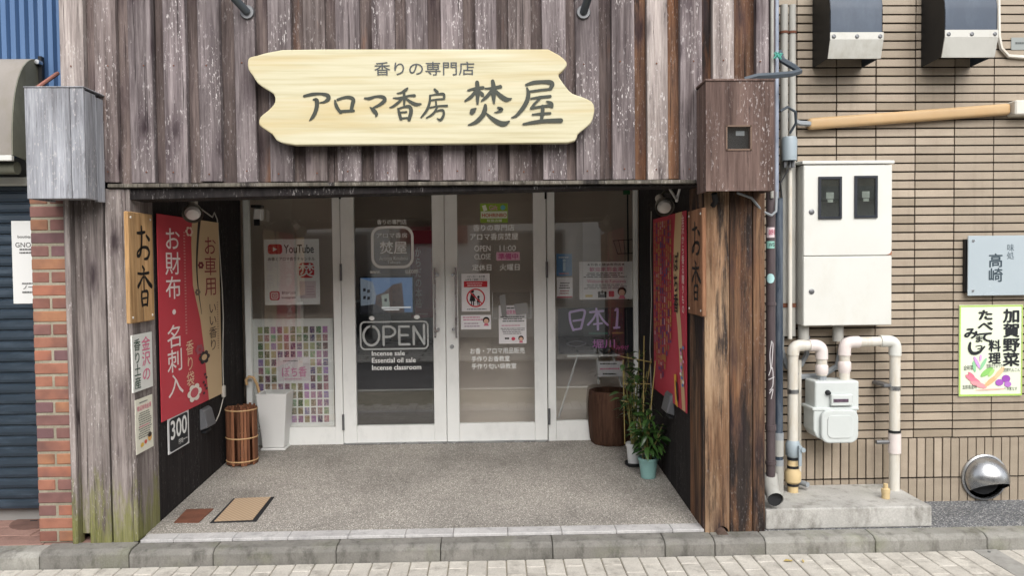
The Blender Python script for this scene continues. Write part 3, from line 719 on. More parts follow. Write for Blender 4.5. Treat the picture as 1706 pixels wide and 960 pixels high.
obj('key_slot', MB().box(c.x-.05, c.x-.01, c.y-.012, c.y+.0, c.z+.0048, c.z+.007), 'black_rubber', mh)

# ================================================================== RIGHT NEIGHBOUR: TILED BUILDING
YT = .46
tb = thing('tiled_building', 'building wall faced with long beige tiles and dark joints beside the shop', 'building', (2.4, YT, 0))
xt0 = VY(1281, 500, YT).x
obj('wall', MB().box(xt0-.06, 7.0, YT+.008, 5, .0, 4.0), mat('dark_joint', '#2a231e', .9, .2), tb)
jx0 = VY(1457.9, 640, YT).x; pxx = 65.75*sc(1550, 600, YT)
zj = VY(1500, 730.5, YT).z; pzz = 14.37*sc(1500, 450, YT)
tl = mesh_of(MB().box(0, pxx-.0065, 0, .012, 0, pzz-.0095), 'tile', None, .0015); tl.materials.append(MATS['tile_mat'])
so_h = 67*sc(1500, 765, YT); pw = 14.3*sc(1500, 790, YT)
tv = mesh_of(MB().box(0, pw-.007, 0, .012, 0, so_h-.0075), 'tile', None, .0015); tv.materials.append(MATS['tile_mat'])
off = WX[tb.name].inverted(); cnt = 0; rest = MB(); cand = []
i0 = int((xt0-jx0)//pxx)
for r_ in range(0, 70):
    for c_ in range(i0, 9):
        x, z = jx0+c_*pxx, zj+r_*pzz
        if z > 3.5: continue
        cand.append((x, z, tl, pxx, pzz))
for r_ in range(0, 3):
    for c_ in range(-14, 55):
        x, z = jx0+c_*pw, zj-(r_+1)*so_h
        if x > xt0-.05: cand.append((x, z, tv, pw, so_h))
def vis(x, z): return abs(x-1.95) < .8 and z < 2.98 and z > Z_KERB-.1
big = [c for c in cand if c[2] is tl and vis(c[0]+.1, c[1]) and c[0] < 2.75]; sold = [c for c in cand if c[2] is tv and 1.5 < c[0] < 2.75 and c[1] > .05]
big.sort(key=lambda c: -c[1]); single = set(id(c) for c in (sold[:40]+big)[:300])
for c in cand:
    x, z, me_, w_, h_ = c
    if id(c) in single: inst(me_, 'tile', tb, off @ Matrix.Translation((x+random.uniform(-.0008, .0008), YT-.004+random.uniform(-.0009, .0009), z+.004+random.uniform(-.0006, .0006))) @ Matrix.Rotation(random.uniform(-.003, .003), 4, 'X') @ Matrix.Rotation(random.uniform(-.0025, .0025), 4, 'Z'))
    else: rest.box(x, x+w_-.0065, YT-.004, YT+.008, z+.004, z+h_-.0055)
o = obj('tile_field', rest, 'tile_mat', tb); o['kind'] = 'stuff'

# ================================================================== THINGS ON THE SHOP
# name board
zm = lambda x, y: (390+x*.3634, 60+y*.3634)
out = [(62, 118), (70, 97), (105, 88), (150, 75), (220, 62), (400, 59), (1440, 59), (1490, 86), (1522, 115), (1525, 135), (1505, 160), (1487, 178), (1500, 203), (1525, 237), (1550, 262), (1600, 280),
       (1640, 300), (1652, 330), (1648, 365), (1635, 400), (1600, 430), (1575, 452), (1565, 480), (1530, 490), (280, 500), (230, 492), (195, 478), (175, 450), (130, 420), (113, 400), (120, 370), (150, 345), (180, 315), (188, 290), (180, 265), (150, 245), (110, 218), (85, 180), (65, 150)]
YS = -.105
P = []
for k in range(len(out)):
    p0, p1, p2, p3 = out[k-1], out[k], out[(k+1) % len(out)], out[(k+2) % len(out)]
    sl_ = lambda u, v: math.hypot(u[0]-v[0], u[1]-v[1]) > 100
    long = sl_(p1, p2)
    lnr = sl_(p0, p1) or sl_(p2, p3)
    for t in ([0] if long else [0, .5]):
        q = p1 if t == 0 else tuple((p1[j]+p2[j])/2 for j in range(2)) if lnr else tuple((-p0[j]+9*p1[j]+9*p2[j]-p3[j])/16 for j in range(2))
        v = VY(*zm(*q), YS); P.append((v.x, v.z))
sg = thing('name_board', 'large pale yellow pine name board with scalloped ends on the plank wall', 'sign', VY(700, 160, YS))
obj('board', MB().prism(P, YS, YS+.045), 'sign_pine', sg, .006, seg=2)
for q in (520, 880): v = VY(q, 160, YS); obj('batten', MB().box(v.x-.03, v.x+.03, YS+.047, -.018, v.z-.2, v.z+.2), 'beam_dark', sg)
A_ = (500, 90, .1407); B_ = (740, 110, .1524); C_ = (430, 0, .3228)
SG = {A_: [
 [(50,497,30),(150,475,38),(250,470,30),(325,490,50),(335,530,48),(290,565,30),(235,575,15)], [(160,540,20),(195,545,50),(200,610,48),(180,690,45),(150,745,40),(115,785,15)],
 [(415,548,20),(425,600,40),(450,650,40),(480,690,38)], [(445,540,30),(520,515,32),(590,512,40),(630,540,48),(620,600,45),(605,670,40)], [(470,680,35),(550,675,35),(635,670,30)],
 [(765,522,20),(820,525,36),(900,502,28),(980,508,42),(1003,545,45),(950,595,38),(870,635,22)], [(828,628,10),(870,665,50),(905,710,40),(895,742,12)],
 [(1275,400,15),(1250,425,38),(1200,455,25),(1150,465,15)], [(1105,520,15),(1180,520,28),(1280,495,25),(1355,490,35)], [(1230,450,28),(1235,530,34),(1232,600,22)],
 [(1215,520,30),(1160,575,32),(1100,620,28),(1065,632,15)], [(1250,520,25),(1300,560,35),(1370,595,42),(1430,590,20)], [(1160,645,20),(1175,700,36),(1195,770,36)],
 [(1170,645,20),(1230,625,25),(1295,622,42),(1315,680,45),(1290,775,42)], [(1190,690,20),(1260,685,22)], [(1195,760,22),(1290,755,22)]],
 C_: [[(912,462,14),(925,475,16)], [(885,492,6),(920,487,9),(957,485,14),(960,508,12)], [(890,518,8),(925,512,9),(960,510,9)], [(888,492,10),(885,530,13),(870,570,14),(842,605,8)],
 [(918,525,10),(920,545,10)], [(888,555,8),(930,547,9),(975,545,12)], [(925,552,10),(905,585,12),(870,608,8)], [(915,575,7),(952,568,12),(958,592,13),(943,618,14),(925,612,6)]],
 B_: [[(260,265,20),(340,245,30),(425,235,35)], [(360,180,45),(365,240,48),(365,320,45),(365,410,25)], [(350,265,30),(300,330,38),(230,380,20)], [(385,270,20),(415,310,45),(430,325,20)],
 [(450,245,18),(530,240,28),(615,225,40)], [(530,165,40),(540,230,52),(540,320,50),(545,405,22)], [(525,260,35),(470,330,38),(410,380,20)], [(560,265,25),(610,320,48),(680,365,50),(735,355,15)],
 [(345,465,20),(315,490,60),(300,510,45)], [(590,455,25),(625,475,45),(590,500,25),(550,508,10)], [(450,430,35),(445,480,50),(420,540,50),(350,610,42),(265,645,15)], [(455,510,15),(520,570,40),(600,620,55),(660,630,55),(710,605,20)],
 [(895,205,25),(980,180,40),(1080,172,38),(1160,178,50),(1180,205,50),(1160,245,35)], [(935,278,25),(1050,262,25),(1170,250,25)], [(905,240,20),(920,300,42),(905,380,48),(860,460,45),(790,540,32),(735,565,12)],
 [(950,355,20),(1050,340,30),(1160,330,30)], [(1060,345,20),(990,410,28),(955,460,28)], [(950,462,28),(1040,445,26),(1150,432,32)], [(1120,385,15),(1165,410,48),(1175,440,40)],
 [(965,530,18),(1060,522,28),(1160,515,24)], [(1075,440,38),(1075,510,42),(1062,590,34)], [(865,635,22),(980,615,38),(1100,600,42),(1275,595,50)]]}
lt = MB(); k = 0
for (ox, oy, s_), sts in SG.items():
    for st in sts:
        pp = []
        for (x, y, wd) in st:
            v = VY(ox+x*s_, oy+y*s_, YS); pp.append((v.x, v.z, wd*s_*sc(700, 160, YS)))
        lt.stroke(pp, YS-.0035-.00006*k); k += 1
obj('lettering', lt, mat('sign_ink', '#34382f', .5, .12, 8, bump=0), sg)
l2 = MB(); v0, v1 = VY(624, 125, YS), VY(790, 101, YS); l2.text('香りの専門店', v0.x, v1.x, v0.z-.002, v1.z-.004, YS-.003, .004)
obj('lettering', l2, mat('sign_ink_thin', '#43474a', .5, .1, 8, bump=0), sg)
# spot lamps above the board (only their wall ends reach into the picture)
for lab, px, sgn in (('dark grey tubular lamp bracket above the left part of the name board', 412, -1), ('dark grey tubular lamp bracket above the right part of the name board', 972, 1)):
    b = VY(px, 20, -.02); t = thing('lamp_bracket', lab, 'lamp bracket', b, 0, 'lamp brackets above the name board')
    obj('wall_plate', MB().lathe([(.0, .012), (.034, .012), (.038, .004), (.038, 0)], (b.x, -.0165, b.z), 20, 'y'), 'steel_dark', t, smooth=True)
    e_ = Vector((b.x-.14 if sgn < 0 else b.x+.05, -.30, b.z+.16))
    obj('arm', MB().tube([(b.x, -.03, b.z), e_], .021, 14), mat('lamp_arm', '#565d63', .4, .1, metal=.4), t, smooth=True)
    f_ = e_+Vector((0, -.12, .10)); obj('lamp_head', MB().tube([e_, e_+(f_-e_)*.3, f_], [.03, .05, .075], 18), mat('lamp_arm', '#565d63'), t, smooth=True)
# weathered timber box, left
x0, x1 = VY(43, 240, -.22).x, VY(141, 240, -.22).x
zt_, zb_ = VY(92, 146, -.22).z, VY(92, 331, -.22).z
gb = thing('timber_box', 'silvery weathered timber box projecting over the brick pillar', 'box', ((x0+x1)/2, -.1, zb_))
xm = VY(118, 240, -.22).x
obj('front_board', MB().box(x0, xm-.001, -.222, -.205, zb_, zt_), 'box_grey', gb, .002)
obj('front_board', MB().box(xm+.001, x1, -.220, -.204, zb_, zt_), 'box_grey', gb, .002)
obj('side_board', MB().box(x1-.018, x1-.0005, -.203, -.1, zb_, zt_-.01), 'box_grey', gb, .002)
obj('side_board', MB().box(x1-.018, x1-.0005, -.098, -.024, zb_-.006, zt_-.02), 'box_grey', gb, .002)
obj('side_board', MB().box(x0, x0+.018, -.203, .0, zb_, zt_-.01), 'box_grey', gb, .002)
obj('cover_board', MB().box(x0-.004, x1+.004, -.226, .0, zt_+.001, zt_+.007), 'box_grey', gb, .002)
obj('bottom_board', MB().box(x0+.02, x1-.02, -.2, .0, zb_+.01, zb_+.03), 'box_grey', gb)
# brown meter box, right
x0, x1 = VY(1176, 220, -.20).x, VY(1289.6, 220, -.20).x; zt_, zb_ = VY(1230, 135, -.20).z, VY(1230, 318, -.20).z
wx0, wx1, wz0, wz1 = VY(1211.7, 230, -.2).x, VY(1249.6, 230, -.2).x, VY(1230, 248, -.2).z, VY(1230, 211, -.2).z
eb = thing('meter_box', 'scuffed brown timber meter box with a small window above the right post', 'meter box', ((x0+x1)/2, -.1, zb_))
obj('front_board', MB().box(x0, wx0, -.2, -.182, zb_, zt_).box(wx1, x1, -.2, -.182, zb_, zt_).box(wx0, wx1, -.2, -.182, zb_, wz0).box(wx0, wx1, -.2, -.182, wz1, zt_), 'box_brown', eb)
obj('side_board', MB().hexa([(x0, -.1815, zb_), (x0+.018, -.1815, zb_), (x0+.018, -.02, zb_), (x0, -.02, zb_), (x0, -.1815, zt_), (x0+.018, -.1815, zt_), (x0+.018, -.02, zt_-.01), (x0, -.02, zt_-.01)]), 'box_brown', eb, .002)
obj('side_board', MB().box(x1-.018, x1, -.1815, -.02, zb_, zt_), 'box_brown', eb, .002)
obj('cover_board', MB().box(x0-.004, x1+.006, -.206, -.018, zt_+.001, zt_+.012), 'box_brown', eb, .002)
fr = obj('window', MB().box(wx0-.006, wx1+.006, -.2045, -.2005, wz0-.008, wz0).box(wx0-.006, wx1+.006, -.2045, -.2005, wz1, wz1+.008).box(wx0-.008, wx0-.0005, -.2045, -.2005, wz0-.008, wz1+.008).box(wx1+.0005, wx1+.008, -.2045, -.2005, wz0-.008, wz1+.008), mat('bronze', '#6b5546', .5, .1), eb)
obj('pane', MB().box(wx0, wx1, -.193, -.190, wz0, wz1), 'glass', fr)
obj('meter_face', MB().box(wx0-.02, wx1+.02, -.17, -.02, wz0-.02, wz1+.02), 'black_rubber', eb)
v = VY(1233, 222, -.172); obj('dial', MB().box(v.x-.022, v.x+.022, -.174, -.1705, v.z-.012, v.z+.012), 'grey_plastic', eb)

# plaques on the post reveals
OKO = [[(112,285,14),(145,282,18),(178,272,14)], [(148,232,18),(150,290,20),(146,380,18),(132,455,20),(112,470,18),(112,440,14),(150,400,14),(195,402,20),(212,440,20),(196,484,18),(168,494,12)], [(188,300,14),(212,330,24)],
       [(150,555,16),(165,578,14)], [(110,610,14),(150,614,14),(203,606,16)], [(160,580,14),(158,740,12)], [(150,640,12),(110,715,22)], [(170,640,14),(200,690,26),(225,720,24)],
       [(138,760,14),(136,815,17),(142,872,16)], [(140,762,12),(165,756,14),(188,764,18),(188,815,17),(182,874,16)], [(142,868,12),(182,866,12)], [(145,815,10),(178,811,10)]]
def plaque(label, X, side, pxa, pxb, pyt, pyb, m_):
    a, b = VX(pxa, (pyt+pyb)/2, X), VX(pxb, (pyt+pyb)/2, X)
    ya, yb = min(a.y, b.y), max(a.y, b.y); mid = (pxa+pxb)/2
    zt_, zb_ = VX(mid, pyt, X).z, VX(mid, pyb, X).z
    t = thing('shop_plaque', label, 'plaque', (X, (ya+yb)/2, (zt_+zb_)/2), R(90) if side < 0 else R(-90), 'timber plaques on the post reveals')
    w_, h_ = yb-ya, zt_-zb_
    obj('board', MB().box(-w_/2, w_/2, 0, .022, -h_/2, h_/2), m_, t, .004, local=True)
    items_to(t, [('s', OKO, '#1d1a18')], (40, 120, 250, 1005), w_, h_, -.001)
    for sx in (-1, 1):
        for sz in (-1, 1): obj('screw', MB().lathe([(0, .004), (.006, .003), (.007, 0)], (sx*(w_/2-.03), 0, sz*(h_/2-.03)), 12, 'y'), 'cream_pipe', t, local=True)
    return t
plaque('pale timber plaque with black brush lettering on the left post', XL+.024, -1, 215, 256, 355, 537, 'plaque_wood')
plaque('reddish timber plaque with black brush lettering on the right post', XR-.024, 1, 1146, 1170, 349, 525, 'plaque_wood_red')
# papers under the left plaque
def side_sheet(name, label, cat, X, side, pxa, pxb, pyt, pyb, src, base, items, **k):
    pm = (pxa+pxb)/2; a, b = VX(pxa, (pyt+pyb)/2, X), VX(pxb, (pyt+pyb)/2, X)
    w_ = abs(a.y-b.y); zt_, zb_ = VX(pm, pyt, X).z, VX(pm, pyb, X).z
    ym = (pyt+pyb)/2
    def warp(u): return abs(VX(pxa+(pxb-pxa)*u, ym, X).y-a.y)/w_*(1 if u >= 0 else -1)
    return poster(name, label, cat, (X, (a.y+b.y)/2, (zt_+zb_)/2), w_, zt_-zb_, R(90) if side < 0 else R(-90), src, base, items, warp=warp, **k)
side_sheet('souvenir_sign', 'white sign with pink and green writing below the left plaque', 'sign', XL+.012, -1, 221, 254, 556, 650, (55, 140, 180, 490), '#dcdcd6',
    [('v', '金沢の', 140, 160, 46, 95, .012, '#d5728f'), ('v', '香り土産', 84, 165, 36, 78, .006, '#2e4a3a')], thick=.008)
side_sheet('welcome_notice', 'cream notice with a pink heading, lowest on the left post', 'notice', XL+.008, -1, 226, 255, 662, 752, (65, 510, 188, 870), '#e3e0cf',
    [('t', '歓迎來到金澤', 78, 555, 176, 590, .01, '#d9788e'), ('b', 90, 530, 165, 545, 1, '#666666'), ('b', 80, 600, 178, 780, 12, '#77776f'), ('b', 80, 690, 175, 705, 1, '#d9788e'), ('e', 160, 790, 14, 28, '#d8a860'), ('e', 160, 775, 13, 16, '#3a2a22'), ('e', 130, 810, 9, 14, '#c8584a'), ('e', 105, 820, 12, 14, '#d6b24c')])
# red and beige banner on the left wall
BR, BG = '#bf3f4a', '#cbb08a'
flw = lambda cx, cy, r_, col: [('e', cx+r_*.55*math.cos(R(a)), cy+r_*.8*math.sin(R(a)), r_*.32, r_*.45, col) for a in range(0, 360, 60)]
bn = side_sheet('banner', 'red and beige cloth banner for scent sachets on the left wall', 'banner', XL+.014, -1, 265, 367, 364, 682, (285, 140, 740, 1720), BR,
    [('p', [(545, 140), (740, 140), (740, 1720), (640, 1720), (612, 1250), (590, 1000), (540, 700), (535, 350)], BG),
     ('s', [[(600,140,30),(585,300,24),(572,520,18),(578,720,12),(600,950,5)]], '#2c2022'),
     ('v', 'お財布・名刺入', 395, 230, 100, 192, .006, '#ecdcd8'), ('v', '香り袋', 505, 1150, 50, 130, .006, '#e6c3a4'), ('b', 475, 250, 490, 1100, 34, '#cf8f8a'),
     ('v', 'お車用', 672, 270, 80, 180, .0, '#8a3038'), ('v', 'いい香り', 680, 860, 50, 110, .0, '#4a3530'), ('b', 712, 860, 722, 1300, 20, '#8a6f5a')]
    + flw(520, 250, 34, '#e2c7b6') + [('e', 520, 250, 14, 24, '#b3303c')] + flw(600, 530, 26, '#7a2733') + flw(572, 760, 24, '#6d5a50') + flw(610, 1330, 48, '#2f2527') + [('e', 610, 1330, 20, 26, '#c9aa80')] + flw(575, 1250, 36, '#a25560')
    + flw(530, 1600, 62, '#e8ded2') + [('e', 530, 1600, 30, 40, '#c25560')] + [('e', 612+12*math.sin(k*2.1), 1480+k*32, 8, 12, '#4a2a2e') for k in range(6)], thick=.003, base_name='cloth')
side_sheet('price_sign', 'small black price sign reading 300 below the red and beige banner', 'sign', XL+.010, -1, 280, 315, 690, 749, (275, 640, 408, 850), '#d9d9d9',
    [('q', 283, 650, 400, 842, 14, '#1c1f24'), ('t', '300', 290, 662, 394, 775, .02, '#e8e8e6'), ('t', '円均一～', 340, 790, 396, 822, .01, '#e8e8e6')], thick=.004)
# red banner on the right wall, covered in coloured print
its = [('p', [(175, 90), (203, 90), (196, 250), (188, 380), (190, 470), (198, 560), (205, 700), (215, 898), (201, 898), (190, 700), (182, 560), (168, 440), (164, 330), (168, 200)], '#c9aa80')]
rc = ['#b5704a', '#6b3f6a', '#b9844c', '#a0586a', '#5b4a78', '#c08a66', '#8a7a56', '#c4969a']
for q in range(9):
    x = 83+q*8.8; y = 110
    end = 830-abs(q-3)*38
    while y < end:
        l = random.uniform(10, 34); its.append(('r', x, y, x+random.uniform(3.5, 6.5), y+l, rc[random.randrange(len(rc)) if random.random() < .6 else q % 3])); y += l+random.uniform(4, 10)
its += [('v', '金沢から香る贈りもの', 211, 105, 9, 40, .01, '#e3cfcb'), ('v', 'ぽち香', 179, 255, 17, 85, .02, '#2a2222')]
for q in range(12): its.append(('e', 205+random.uniform(-6, 6), 640+q*14, 4, 7, random.choice(['#5b7fb8', '#d58fb0', '#e7e2dc', '#7a4a8c'])))
its += [('p', [(170, 770), (180, 765), (186, 900), (176, 895)], '#d6a13c'), ('p', [(176, 790), (184, 800), (188, 880), (182, 870)], '#1f1b1b')]
side_sheet('banner', 'red banner crowded with coloured vertical print on the right wall', 'banner', XR-.014, 1, 1089, 1143.5, 358, 668, (78, 90, 220, 900), '#b8394a', its, thick=.003, base_name='cloth')

# clip lamps and their cords
def clip_lamp(label, wallp, tip, aim):
    t = thing('clip_lamp', label, 'lamp', wallp, 0, 'clip lamps at the top of the recess walls'); wp, tp = Vector(wallp), Vector(tip); a = Vector(aim).normalized()
    obj('arm', MB().tube([wp, wp*.5+tp*.5+Vector((0, 0, .02)), tp], .010, 8), 'lamp_grey', t, smooth=True)
    obj('socket', MB().tube([tp, tp+a*.07], [.026, .028], 14), 'lamp_white', t, smooth=True)
    obj('shade', MB().tube([tp+a*.07, tp+a*.09, tp+a*.135, tp+a*.15], [.030, .045, .058, .060], 20, False), 'lamp_grey', t, smooth=True)
    obj('bulb', MB().tube([tp+a*.07, tp+a*.10, tp+a*.135, tp+a*.155, tp+a*.162], [.018, .036, .046, .036, .012], 18), 'bulb', t, smooth=True); return t
l0 = VX(322, 336, XL+.10); lampL = clip_lamp('cream clip lamp pointing out above the red and beige banner', (XL+.002, l0.y+.05, l0.z+.04), l0, (.25, -.75, -.55))
r0_ = VX(1098, 330, XR-.08); lampR = clip_lamp('grey clip lamp with a bare bulb above the crowded red banner', (XR-.002, r0_.y+.05, r0_.z+.04), r0_, (.05, -.85, -.45))
def cord(name, label, pts, r=.004, m_='cord_white', cat='cord'):
    t = thing(name, label, cat, pts[0]); obj('cable', MB().tube(pts, r, 6), m_, t, smooth=True); return t
cp = [VX(*q, XL+.012) for q in ((327, 342), (340, 352), (354, 362), (357, 354), (362, 366), (366, 420), (370, 480), (372, 530), (371, 600), (372, 640), (373, 660), (366, 688), (360, 702))]
c1 = obj('cord', MB().tube(cp, .004, 6), 'cord_white', lampL, smooth=True)
v = VX(372.5, 652, XL+.02); obj('switch', MB().box(v.x-.012, v.x+.012, v.y-.018, v.y+.018, v.z-.045, v.z+.04), 'cord_white', c1, .006)
cp = [VX(*q, XR-.012) for q in ((1085, 352), (1084, 420), (1085.5, 500), (1083, 580), (1085, 660), (1086, 700))]
obj('cord', MB().tube(cp, .003, 6), 'cord_white', lampR, smooth=True)
v = VX(1127, 328, XR-.03); pg = thing('clothes_peg', 'white plastic clip hanging beside the right clip lamp', 'clip', v)
obj('jaw', MB().tube([VX(1116, 315, XR-.05), VX(1128, 334, XR-.05)], .008, 8), 'white_plastic', pg); obj('jaw', MB().tube([VX(1133, 312, XR-.03), VX(1127, 336, XR-.04)], .008, 8), 'white_plastic', pg)
v = VX(347, 697, XL+.03)
ob = thing('outlet_box', 'grey weatherproof outlet cover low on the black left wall', 'outlet', v)
obj('hood', MB().prism([(-.0, 0)], 0, 0) if False else MB().hexa([(XL+.001, v.y-.08, v.z-.07), (XL+.055, v.y-.08, v.z-.05), (XL+.055, v.y+.08, v.z-.05), (XL+.001, v.y+.08, v.z-.07), (XL+.001, v.y-.08, v.z+.075), (XL+.03, v.y-.07, v.z+.06), (XL+.03, v.y+.07, v.z+.06), (XL+.001, v.y+.08, v.z+.075)]), mat('outlet_grey', '#5c5d60', .5, .1), ob, .006)
obj('socket', MB().box(XL+.002, XL+.03, v.y-.05, v.y+.05, v.z-.09, v.z-.072), 'black_rubber', ob)
v = VX(1112, 672, XR-.03); ob = thing('outlet_box', 'grey weatherproof outlet cover behind the potted plants', 'outlet', v)
obj('hood', MB().hexa([(XR-.055, v.y-.08, v.z-.05), (XR-.001, v.y-.08, v.z-.07), (XR-.001, v.y+.08, v.z-.07), (XR-.055, v.y+.08, v.z-.05), (XR-.03, v.y-.07, v.z+.06), (XR-.001, v.y-.08, v.z+.075), (XR-.001, v.y+.08, v.z+.075), (XR-.03, v.y+.07, v.z+.06)]), mat('outlet_grey', '#5c5d60'), ob, .006)
obj('socket', MB().box(XR-.03, XR-.002, v.y-.05, v.y+.05, v.z-.09, v.z-.072), 'black_rubber', ob)

# ================================================================== THINGS ON AND BEHIND THE GLASS
YG = YD+.008                                                # outer face of door glass
YI = YD+.030                                                # just inside the fixed panes
pposter('channel_poster', 'white poster with red video and photo logos in the left window', 'poster', (441, 398.5, 532, 508), YI, '#eef0f0',
    [('q', 88, 122, 266, 246, 34, '#cc2630'), ('p', [(152, 158), (152, 212), (204, 185)], '#eeeeee'), ('t', 'YouTube', 288, 130, 662, 236, .012, '#2a2a2c'), ('t', 'お香とアロマ香りチャンネル', 90, 284, 672, 330, .006, '#2a2a2c'),
     ('q', 472, 358, 662, 545, 44, '#cc2f3a'), ('v', '焚', 567, 365, 168, 176, .02, '#eceaea'), ('q', 100, 708, 226, 822, 30, '#c23a56'), ('q', 118, 724, 208, 806, 24, '#ecd9dc'), ('q', 128, 733, 198, 797, 20, '#b8405e'), ('e', 163, 765, 24, 23, '#ecd9dc'), ('e', 163, 765, 14, 14, '#b8405e'),
     ('t', '香りのインスタ', 252, 712, 424, 750, .006, '#333333'), ('t', 'Instagram', 252, 776, 424, 808, .006, '#333333'), ('r', 478, 585, 680, 800, '#d9ccd0'), ('b', 560, 640, 670, 770, 4, '#c4aeb6')], src=(40, 60, 728, 880))
# framed board of sample cards
bx = (421, 531, 556, 711); c, w_, h_ = at_box(*bx, YI+.02)
cd = thing('sample_board', 'white framed board of many coloured sachet cards low in the left window', 'display', c)
obj('backing', MB().box(-w_/2, w_/2, .004, .014, -h_/2, h_/2), prm('#e9eae8'), cd, local=True)
obj('frame', MB().box(-w_/2, -w_/2+.014, -.012, .003, -h_/2, h_/2).box(w_/2-.014, w_/2, -.012, .003, -h_/2, h_/2).box(-w_/2+.0142, w_/2-.0142, -.012, .003, h_/2-.014, h_/2).box(-w_/2+.0142, w_/2-.0142, -.012, .003, -h_/2, -h_/2+.014), 'white_frame', cd, local=True)
cw, ch_ = w_*.058, h_*.062; cm = mesh_of(MB().box(-cw/2, cw/2, 0, .003, -ch_/2, ch_/2), 'card'); cm.materials.append(MATS['card_mat'])
for r_ in range(12):
    for q in range(11):
        if 4 <= r_ <= 6 and 3 <= q <= 7: continue
        inst(cm, 'card', cd, Matrix.Translation((-w_/2+w_*(.105+q*.0795), 0, h_/2-h_*(.105+r_*.0755))))
items_to(cd, [('r', 285, 325, 490, 480, '#dcd5d8'), ('t', 'ぽち香', 310, 385, 470, 455, .02, '#cf86a8'), ('b', 310, 342, 430, 358, 1, '#7a7478'), ('b', 320, 462, 440, 474, 1, '#cf86a8')], (120, 75, 645, 775), w_, h_, -.001)
# security camera
YQ = YD-.10
p = VY(429, 346, YQ+.03); sc_ = thing('security_camera', 'small white security camera at the top of the left window', 'camera', p)
obj('bracket', MB().box(p.x-.045, p.x+.03, YQ+.01, YQ+.099, p.z+.0, p.z+.02), 'black_metal', sc_, .003)
obj('body', MB().hexa([(p.x-.03, YQ+.01, p.z-.09), (p.x+.028, YQ+.01, p.z-.10), (p.x+.028, YQ+.09, p.z-.09), (p.x-.03, YQ+.09, p.z-.08), (p.x-.022, YQ+.01, p.z-.005), (p.x+.034, YQ+.01, p.z-.012), (p.x+.034, YQ+.09, p.z-.006), (p.x-.022, YQ+.09, p.z)]), 'white_plastic', sc_, .006)
obj('lens_face', MB().box(p.x-.022, p.x+.022, YQ+.004, YQ+.009, p.z-.135, p.z-.088), 'black_metal', sc_, .003)
# television with a street scene
bx = (601, 463, 687, 521); YTV = 2.45; c, w_, h_ = at_box(*bx, YTV)
tv = thing('television', 'switched on screen showing sky and houses behind the left door', 'television', c)
obj('case', MB().box(-w_/2-.012, w_/2+.012, .004, .05, -h_/2-.02, h_/2+.012), 'black_metal', tv, .004, local=True)
obj('stand', MB().box(-.03, .03, .02, .05, -h_/2-.25, -h_/2-.02).box(-.14, .14, -.04, .1, -h_/2-.27, -h_/2-.25), 'black_metal', tv, local=True)
scr = [('screen_sky', '#6c93c4', .2, [(0, 0), (1, 0), (1, 1), (0, 1)]), ('screen_white', '#a9b6c6', .18, [(0, 0), (.24, .12), (.3, .5), (.22, 1), (0, 1)]), ('screen_brown', '#6a4f47', .16, [(.26, .95), (.3, .5), (.45, .42), (.62, .2), (.8, .14), (.84, 1), (.3, 1)]),
       ('screen_pale', '#c3d0c4', .17, [(.4, .5), (.54, .45), (.56, .85), (.42, .9)]), ('screen_dark', '#3a3a44', .1, [(.0, .8), (.3, .75), (.5, 1), (0, 1)])] + [('screen_dark', '#3a3a44', .1, [(a_, b_), (a_+.05, b_-.01), (a_+.05, b_+.08), (a_, b_+.09)]) for a_, b_ in ((.05, .3), (.13, .34), (.05, .52), (.13, .54), (.62, .36), (.72, .34), (.62, .52), (.72, .5), (.62, .68), (.72, .68), (.34, .62), (.46, .6))]
for k, (nm, hx_, st, pg_) in enumerate(scr): obj('screen_picture', MB().flat([(-w_/2+u*w_, h_/2-v*h_) for u, v in pg_], .002-.0006*k), emit(nm, hx_, st), tv, local=True)
s_ = MB(); 
for q in range(2): s_.flat([(-w_*.1, -h_*.34-q*.018), (w_*.47-q*.1, -h_*.34-q*.018), (w_*.47-q*.1, -h_*.34-.010-q*.018), (-w_*.1+q*.04, -h_*.34-.010-q*.018)], -.002)
obj('caption', s_, emit('screen_text', '#eeeeee', .4), tv, local=True)
obj('counter', MB().box(VY(596, 520, YTV).x, VY(720, 520, YTV).x, YTV-.06, YTV+.35, .2, c.z-h_/2-.272), 'interior_dark', shop)
pposter('hanging_curtain', 'dark red hanging curtain with white writing behind the left door', 'curtain', (684, 384, 732, 530), YTV+.15, 'noren_red',
    [('v', 'からだの本格', 697, 412, 9, 17, .02, '#c9b9b6'), ('b', 690, 521, 712, 526, 1, '#a99a94')], thick=.004, base_name='cloth')
# pale blinds inside
for (a, b, lab) in ((758, 909, 'beige roller blind drawn behind the right door'), (921, 1066, 'beige roller blind drawn behind the right window'), (404, 566, 'beige roller blind drawn behind the left window'), (566, 745, 'beige roller blind half drawn behind the television')):
    if a == 758: zlo = VY(a, 720, YD+.4).z
    elif a == 921: zlo = VY(a, 720, YD+.55).z
    elif a == 404: zlo = VY(a, 735, YD+.30).z
    else: zlo = VY(a, 500, YD+1.0).z
    yb_ = {758: .4, 921: .55, 404: .30, 566: 1.0}[a]
    x0, x1 = VY(a, 520, YD+yb_).x, VY(b, 520, YD+yb_).x
    t = thing('roller_blind', lab, 'blind', ((x0+x1)/2, YD+yb_, zlo))
    obj('fabric', MB().box(x0, x1, YD+yb_, YD+yb_+.006, zlo, 2.5), 'blind_beige', t); obj('bottom_bar', MB().box(x0, x1, YD+yb_-.006, YD+yb_+.012, zlo-.025, zlo-.001), 'white_frame', t, .003)
    obj('roller', MB().tube([(x0, YD+yb_+.03, 2.53), (x1, YD+yb_+.03, 2.53)], .03, 12), 'white_frame', t, smooth=True)
